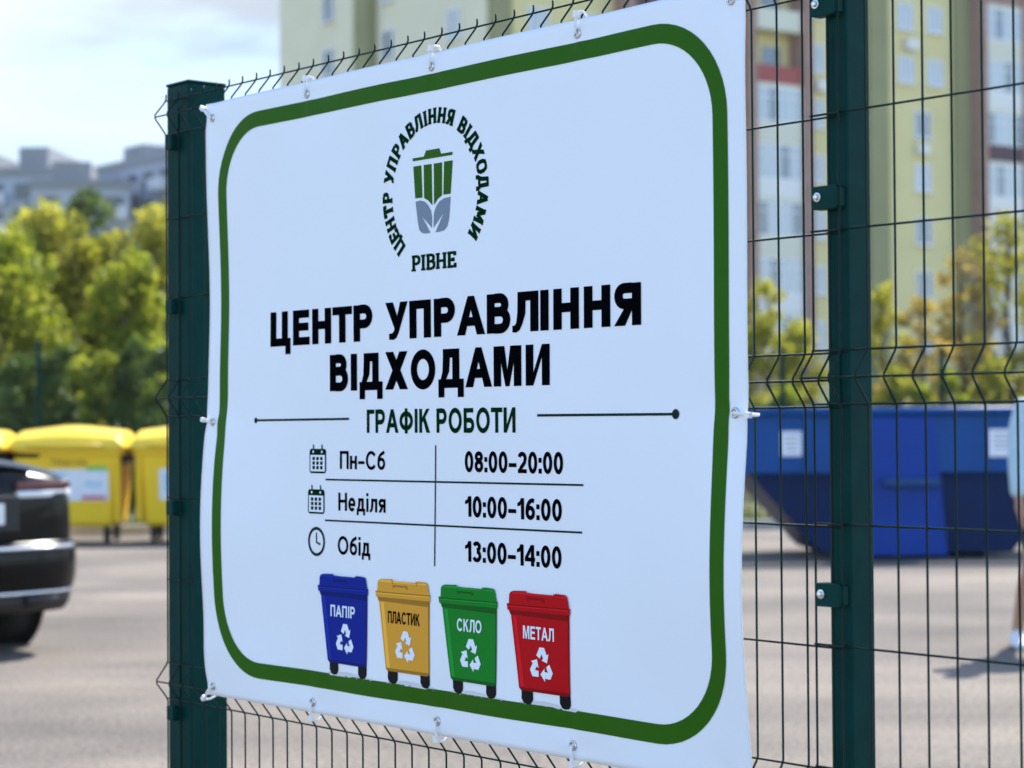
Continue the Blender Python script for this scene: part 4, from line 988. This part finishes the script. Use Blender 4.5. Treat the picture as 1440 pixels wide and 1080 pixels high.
for x, top, Y, rad, kind, lab, sd, n, lf in (
  (1078, 392, 42, 0.95, 'lime', 'yellow green tree right beside the banner edge above the skip', 11, 3300, .07),
  (1128, 455, 40, .85, 'lime', 'low yellow green tree against the left side of the slim post', 12, 2600, .07),
  (1240, 400, 43, .85, 'gold', 'golden green tree just right of the slim post', 13, 1500, .075),
  (1296, 415, 41, .8, 'rust', 'rust tinted sparse young tree between the slim post and the right edge', 14, 1300, .075),
  (1352, 352, 43, 1.0, 'rust', 'taller rust and gold tree second from the right edge', 15, 1700, .075),
  (1420, 300, 44, 1.3, 'gold', 'golden leafed tree reaching highest at the right edge', 16, 2400, .075),
  (1490, 340, 43, 1.2, 'lime', 'lime green tree outside the right edge', 17, 3000, .08),
  (1015, 430, 42, 1.0, 'olive', 'olive tree hidden behind the right edge of the banner', 18, 3000, .08)):
    tree((px(x, Y), Y, -.03), zt(top, Y), rad, kind, lab, sd, n=n, clumps=20, leaf=lf, group=GR, low=0.1)
for k, (x, top, Y, kind, lab) in enumerate(((1100, 545, 37, 'olive', 'olive shrub above the skip between banner and slim post'), (1265, 525, 37.5, 'lime', 'lime shrub above the skip just right of the slim post'),
  (1330, 520, 37, 'olive', 'olive shrub above the right half of the skip'), (1400, 512, 37.5, 'lime', 'lime shrub above the right sticker of the skip'))):
    tree((px(x, Y), Y, -.03), zt(top, Y), .7, kind, lab, 50+k, n=1800, clumps=12, low=0.05, name='shrub', cat='shrub', group='shrubs above the skip')

# ================================================================== APARTMENT BUILDINGS
M['wall'] = mat('yellow green render', (0.69, 0.605, 0.31), 0.85, var=0.05, vscale=.4)
M['wall_pale'] = mat('pale cream render', (0.74, 0.68, 0.52), 0.85, var=0.05, vscale=.4)
M['wall_olive'] = mat('olive render', (0.27, 0.265, 0.135), 0.85, var=0.06, vscale=.5)
M['brick'] = mat('mauve brown brick', (0.33, 0.20, 0.165), 0.9, var=0.12, vscale=1.5)
M['parapet_pale'] = mat('pale panel', (0.66, 0.65, 0.55), 0.7)
M['parapet_white'] = mat('white panel', (0.74, 0.74, 0.74), 0.6)
M['parapet_red'] = mat('dark red panel', (0.33, 0.06, 0.055), 0.6)
M['parapet_plum'] = mat('plum panel', (0.07, 0.025, 0.04), 0.6)
M['upvc'] = mat('white plastic frame', (0.75, 0.76, 0.78), 0.45)
M['pane'] = mat('window glass', (0.16, 0.20, 0.25), 0.06, spec=0.9)
M['pane_blue'] = mat('curtained window glass', (0.45, 0.50, 0.56), 0.10, spec=0.8)
M['curtain'] = mat('net curtain', (0.52, 0.55, 0.6), 0.8)
M['roof'] = mat('roof felt', (0.22, 0.23, 0.25), 0.9)
def mesh_only(mb, name, mats):
    o = mb.build(name, mats); me = o.data; bpy.data.objects.remove(o); return me
def window_meshes(w, h):
    mb = MB(); f = .09
    mb.box((0, -.03, h/2-f/2), (w, .1, f)); mb.box((0, -.03, -h/2+f/2), (w, .1, f)); mb.box((-w/2+f/2, -.03, 0), (f, .1, h-2*f)); mb.box((w/2-f/2, -.03, 0), (f, .1, h-2*f)); mb.box((w*.08, -.032, 0), (f, .1, h-2*f))
    mb.box((0, -.09, -h/2-.03), (w+.16, .22, .05))
    fr = mesh_only(mb, 'window', [M['upvc']])
    mb = MB(); mb.box((0, -.012, 0), (w-2*f, .02, h-2*f)); pn = mesh_only(mb, 'pane', [M['pane']])
    mb = MB(); mb.box((0, -.012, 0), (w-2*f, .02, h-2*f)); p2 = mesh_only(mb, 'pane', [M['pane_blue']])
    return fr, pn, p2
def place(me, name, parent, loc, rz=0):
    o = bpy.data.objects.new(name, me); col.objects.link(o); o.parent = parent; o.location = loc; o.rotation_euler.z = rz; return o
def main_block():
    a = math.atan2(.56, .83)
    r = thing('apartment_building', 'tall yellow green apartment block with glazed balconies and brown brick piers', 'building', (-1.03, 98.7, 0), a)
    L, D, H = 52.0, 21.4, 31.5
    mb = MB(); mb.box((L/2, D/2, H/2-.5), (L, D, H+1)); mb.mi = 1; mb.box((-.06, D/2, H/2-.5), (.118, D-.02, H+.98)); mb.mi = 2; mb.box((L/2, D/2, H+.25), (L-.4, D-.4, .5))
    mb.build('wall', [M['wall'], M['wall_pale'], M['roof']], r)
    mb = MB()
    for x0, x1, d in ((24.85, 26.3, .35), (31.6, 32.8, .30), (0.0, 1.2, .3), (12.6, 13.4, .3), (38.0, 39.2, .3)): mb.box(((x0+x1)/2, -d/2-.003, H/2-.5), (x1-x0, d, H+.6))
    mb.box((-.45, D*.52, H/2-.5), (.6, 1.4, H+.6))
    mb.build('pilaster', M['wall_olive'], r)
    mb = MB()
    for x0, x1, d in ((15.45, 16.05, 1.15), (19.28, 19.95, 1.15), (32.82, 33.28, 1.15), (36.3, 37.25, 1.15), (7.6, 8.1, 1.15), (11.4, 11.9, 1.15)): mb.box(((x0+x1)/2, -d/2-.003, H/2-.5), (x1-x0, d, H+.4))
    mb.build('brick_pier', M['brick'], r)
    fr, pn, p2 = window_meshes(1.25, 1.55); rnd = random.Random(4)
    def win(x, z):
        o = place(fr, 'window', r, (x, -.004, z)); place(rnd.choice((pn, p2, p2)), 'pane', o, (0, 0, 0))
    for k in range(2, 10):
        z = 3.0*k
        for x in ((27.9, 30.2) if z > 20 else (29.15,)): win(x, z)
        for x in (2.9, 5.8, 21.1, 23.3, 40.6, 43.6): win(x, z)
    for k in range(3, 10):
        for y in (2.85, 9.2, 15.6):
            o = place(fr, 'window', r, (-.122, y, 3.0*k+.1), -math.pi/2); place(rnd.choice((pn, p2)), 'pane', o, (0, 0, 0))
    for x, z in ((29.0, 16.6), (28.2, 22.4), (21.4, 19.5), (43.2, 13.5)):
        mb = MB(); mb.box((x, -.22, z), (.85, .34, .58)); mb.lathe((x-.12, -.395, z), (0, -1, 0), [(0, .23), (.02, .22), (.02, .05)], 20); mb.build('air_conditioner', M['parapet_white'], r, bevel=.02)
    # balconies: a slab with a parapet, glazed above
    def balc(x0, x1, z, par, glazed=True, cut=1):
        w = x1-x0; xc = (x0+x1)/2
        mb = MB(); mb.box((xc, -.5, z+.09), (w, .98, .18)); mb.mi = 1
        mb.box((xc, -.96, z+.65), (w-.02, .08, .94)); b = mb.build('balcony', [M['parapet_pale'], par], r)
        mb = MB(); n = 4
        if glazed:
            for i in range(n+1): mb.box((x0+.04+(w-.08)*i/n, -.955, z+2.06), (.08, .07, 1.86))
            mb.box((xc, -.957, z+1.16), (w-.02, .075, .08)); mb.box((xc, -.957, z+2.95), (w-.02, .075, .09)); mb.box((xc, -.957, z+2.45), (w-.02, .065, .05))
            mb.mi = 1
            for i in range(n):
                mb.mi = 2 if (i+cut) % 3 == 0 else 1
                mb.box((x0+.04+(w-.08)*(i+.5)/n, -.95, z+2.06), ((w-.08)/n-.08, .03, 1.70))
            mb.build('glazing', [M['upvc'], M['pane_blue'], M['pane']], b)
        else:
            mb.box((x0+.45, -.015, z+1.3), (.8, .03, 2.1)); mb.box((x0+1.9, -.015, z+1.6), (1.2, .03, 1.4)); mb.build('balcony_door', [M['pane']], b)
    P1 = {6: ('parapet_red', False), 7: ('parapet_pale', False), 5: ('parapet_pale', True), 4: ('parapet_white', True), 3: ('parapet_pale', True), 2: ('parapet_white', True), 8: ('parapet_red', True), 9: ('parapet_pale', True), 1: ('parapet_pale', True)}
    for k in range(1, 10): balc(16.05, 19.28, 3.0*k+1.0, M[P1[k][0]], P1[k][1], k)
    P2 = {6: 'parapet_white', 5: 'parapet_plum', 7: 'parapet_pale', 4: 'parapet_white', 3: 'parapet_white', 2: 'parapet_pale', 8: 'brick', 9: 'parapet_white', 1: 'parapet_white'}
    for k in range(1, 10): balc(33.28, 36.3, 3.0*k+1.0, M[P2[k]], True, k+1)
    P3 = {9: 'parapet_pale', 8: 'parapet_red', 7: 'parapet_plum', 6: 'parapet_white', 5: 'parapet_red'}
    for k in range(5, 10): balc(8.1, 11.4, 3.0*k+1.0, M[P3[k]], k % 2 == 0, k)
main_block()
M['far_wall'] = mat('grey blue panels', (0.36, 0.40, 0.47), 0.85, var=0.12, vscale=.25)
M['far_white'] = mat('whitish panels', (0.56, 0.58, 0.62), 0.8)
M['far_pane'] = mat('far window glass', (0.05, 0.06, 0.08), 0.15)
def far_block(label, loc, rz, cols, floors, cw, D, roofs, white):
    r = thing('apartment_building', label, 'building', loc, rz, 'far grey apartment blocks')
    L = cols*cw; H = floors*2.9+1.2; rnd = random.Random(cols)
    mb = MB(); mb.box((L/2, D/2, H/2-.5), (L, D, H+1))
    mb.mi = 1
    for x0, x1, dz in roofs: mb.box(((x0+x1)/2*L, D/2, H+dz/2+.003), ((x1-x0)*L, D*.8, dz))
    mb.build('wall', [M['far_wall'], M['roof']], r)
    mb = MB(); mb.box((L/2, -.1, H-.45), (L+.2, .2, .9)); mb.build('cornice', M['roof'], r)
    mb = MB(); mb.box((0, -.05, 0), (1.9, .1, 1.6)); wm = mesh_only(mb, 'window', [M['far_pane']])
    mb = MB(); mb.box((0, -.6, -.75), (cw-.3, 1.2, 1.2)); bm_ = mesh_only(mb, 'balcony', [M['far_white']])
    for c in range(cols):
        for f in range(3, floors):
            z = f*2.9+1.7
            place(wm, 'window', r, ((c+.5)*cw, -.003, z))
            if c in white: place(bm_, 'balcony', r, ((c+.5)*cw, -.004, z))
far_block('grey far apartment block low on the skyline at the left edge', (px(-70, 205), 205, 0), R(-4), 4, 9, 3.0, 14, ((.05, .35, 1.6), (.55, .8, 2.2)), (1, 3))
far_block('grey far apartment block with stepped roof left of the dark distant tree', (px(44, 190), 190, 0), R(8), 3, 8, 3.0, 13, ((.2, .6, 1.8),), (0, 2))
far_block('grey far apartment block with white balcony columns rising towards the thick post', (px(132, 205), 205, 0), R(-52), 8, 9, 3.3, 13, ((.15, .3, 1.6), (.5, .62, 2.0)), (0, 2, 4, 6))

# ================================================================== HAZE
hm = bpy.data.materials.new('haze'); hm.use_nodes = True
for n in list(hm.node_tree.nodes): hm.node_tree.nodes.remove(n)
ho = hm.node_tree.nodes.new('ShaderNodeOutputMaterial'); hv = hm.node_tree.nodes.new('ShaderNodeVolumePrincipled')
hv.inputs['Color'].default_value = (0.90, 0.94, 1.0, 1); hv.inputs['Density'].default_value = 0.00018; hv.inputs['Anisotropy'].default_value = 0.2
hm.node_tree.links.new(hv.outputs['Volume'], ho.inputs['Volume'])
mb = MB(); mb.box((0, 330, 22), (1000, 940, 46.2))
tag(mb.build('haze', hm), kind='stuff')
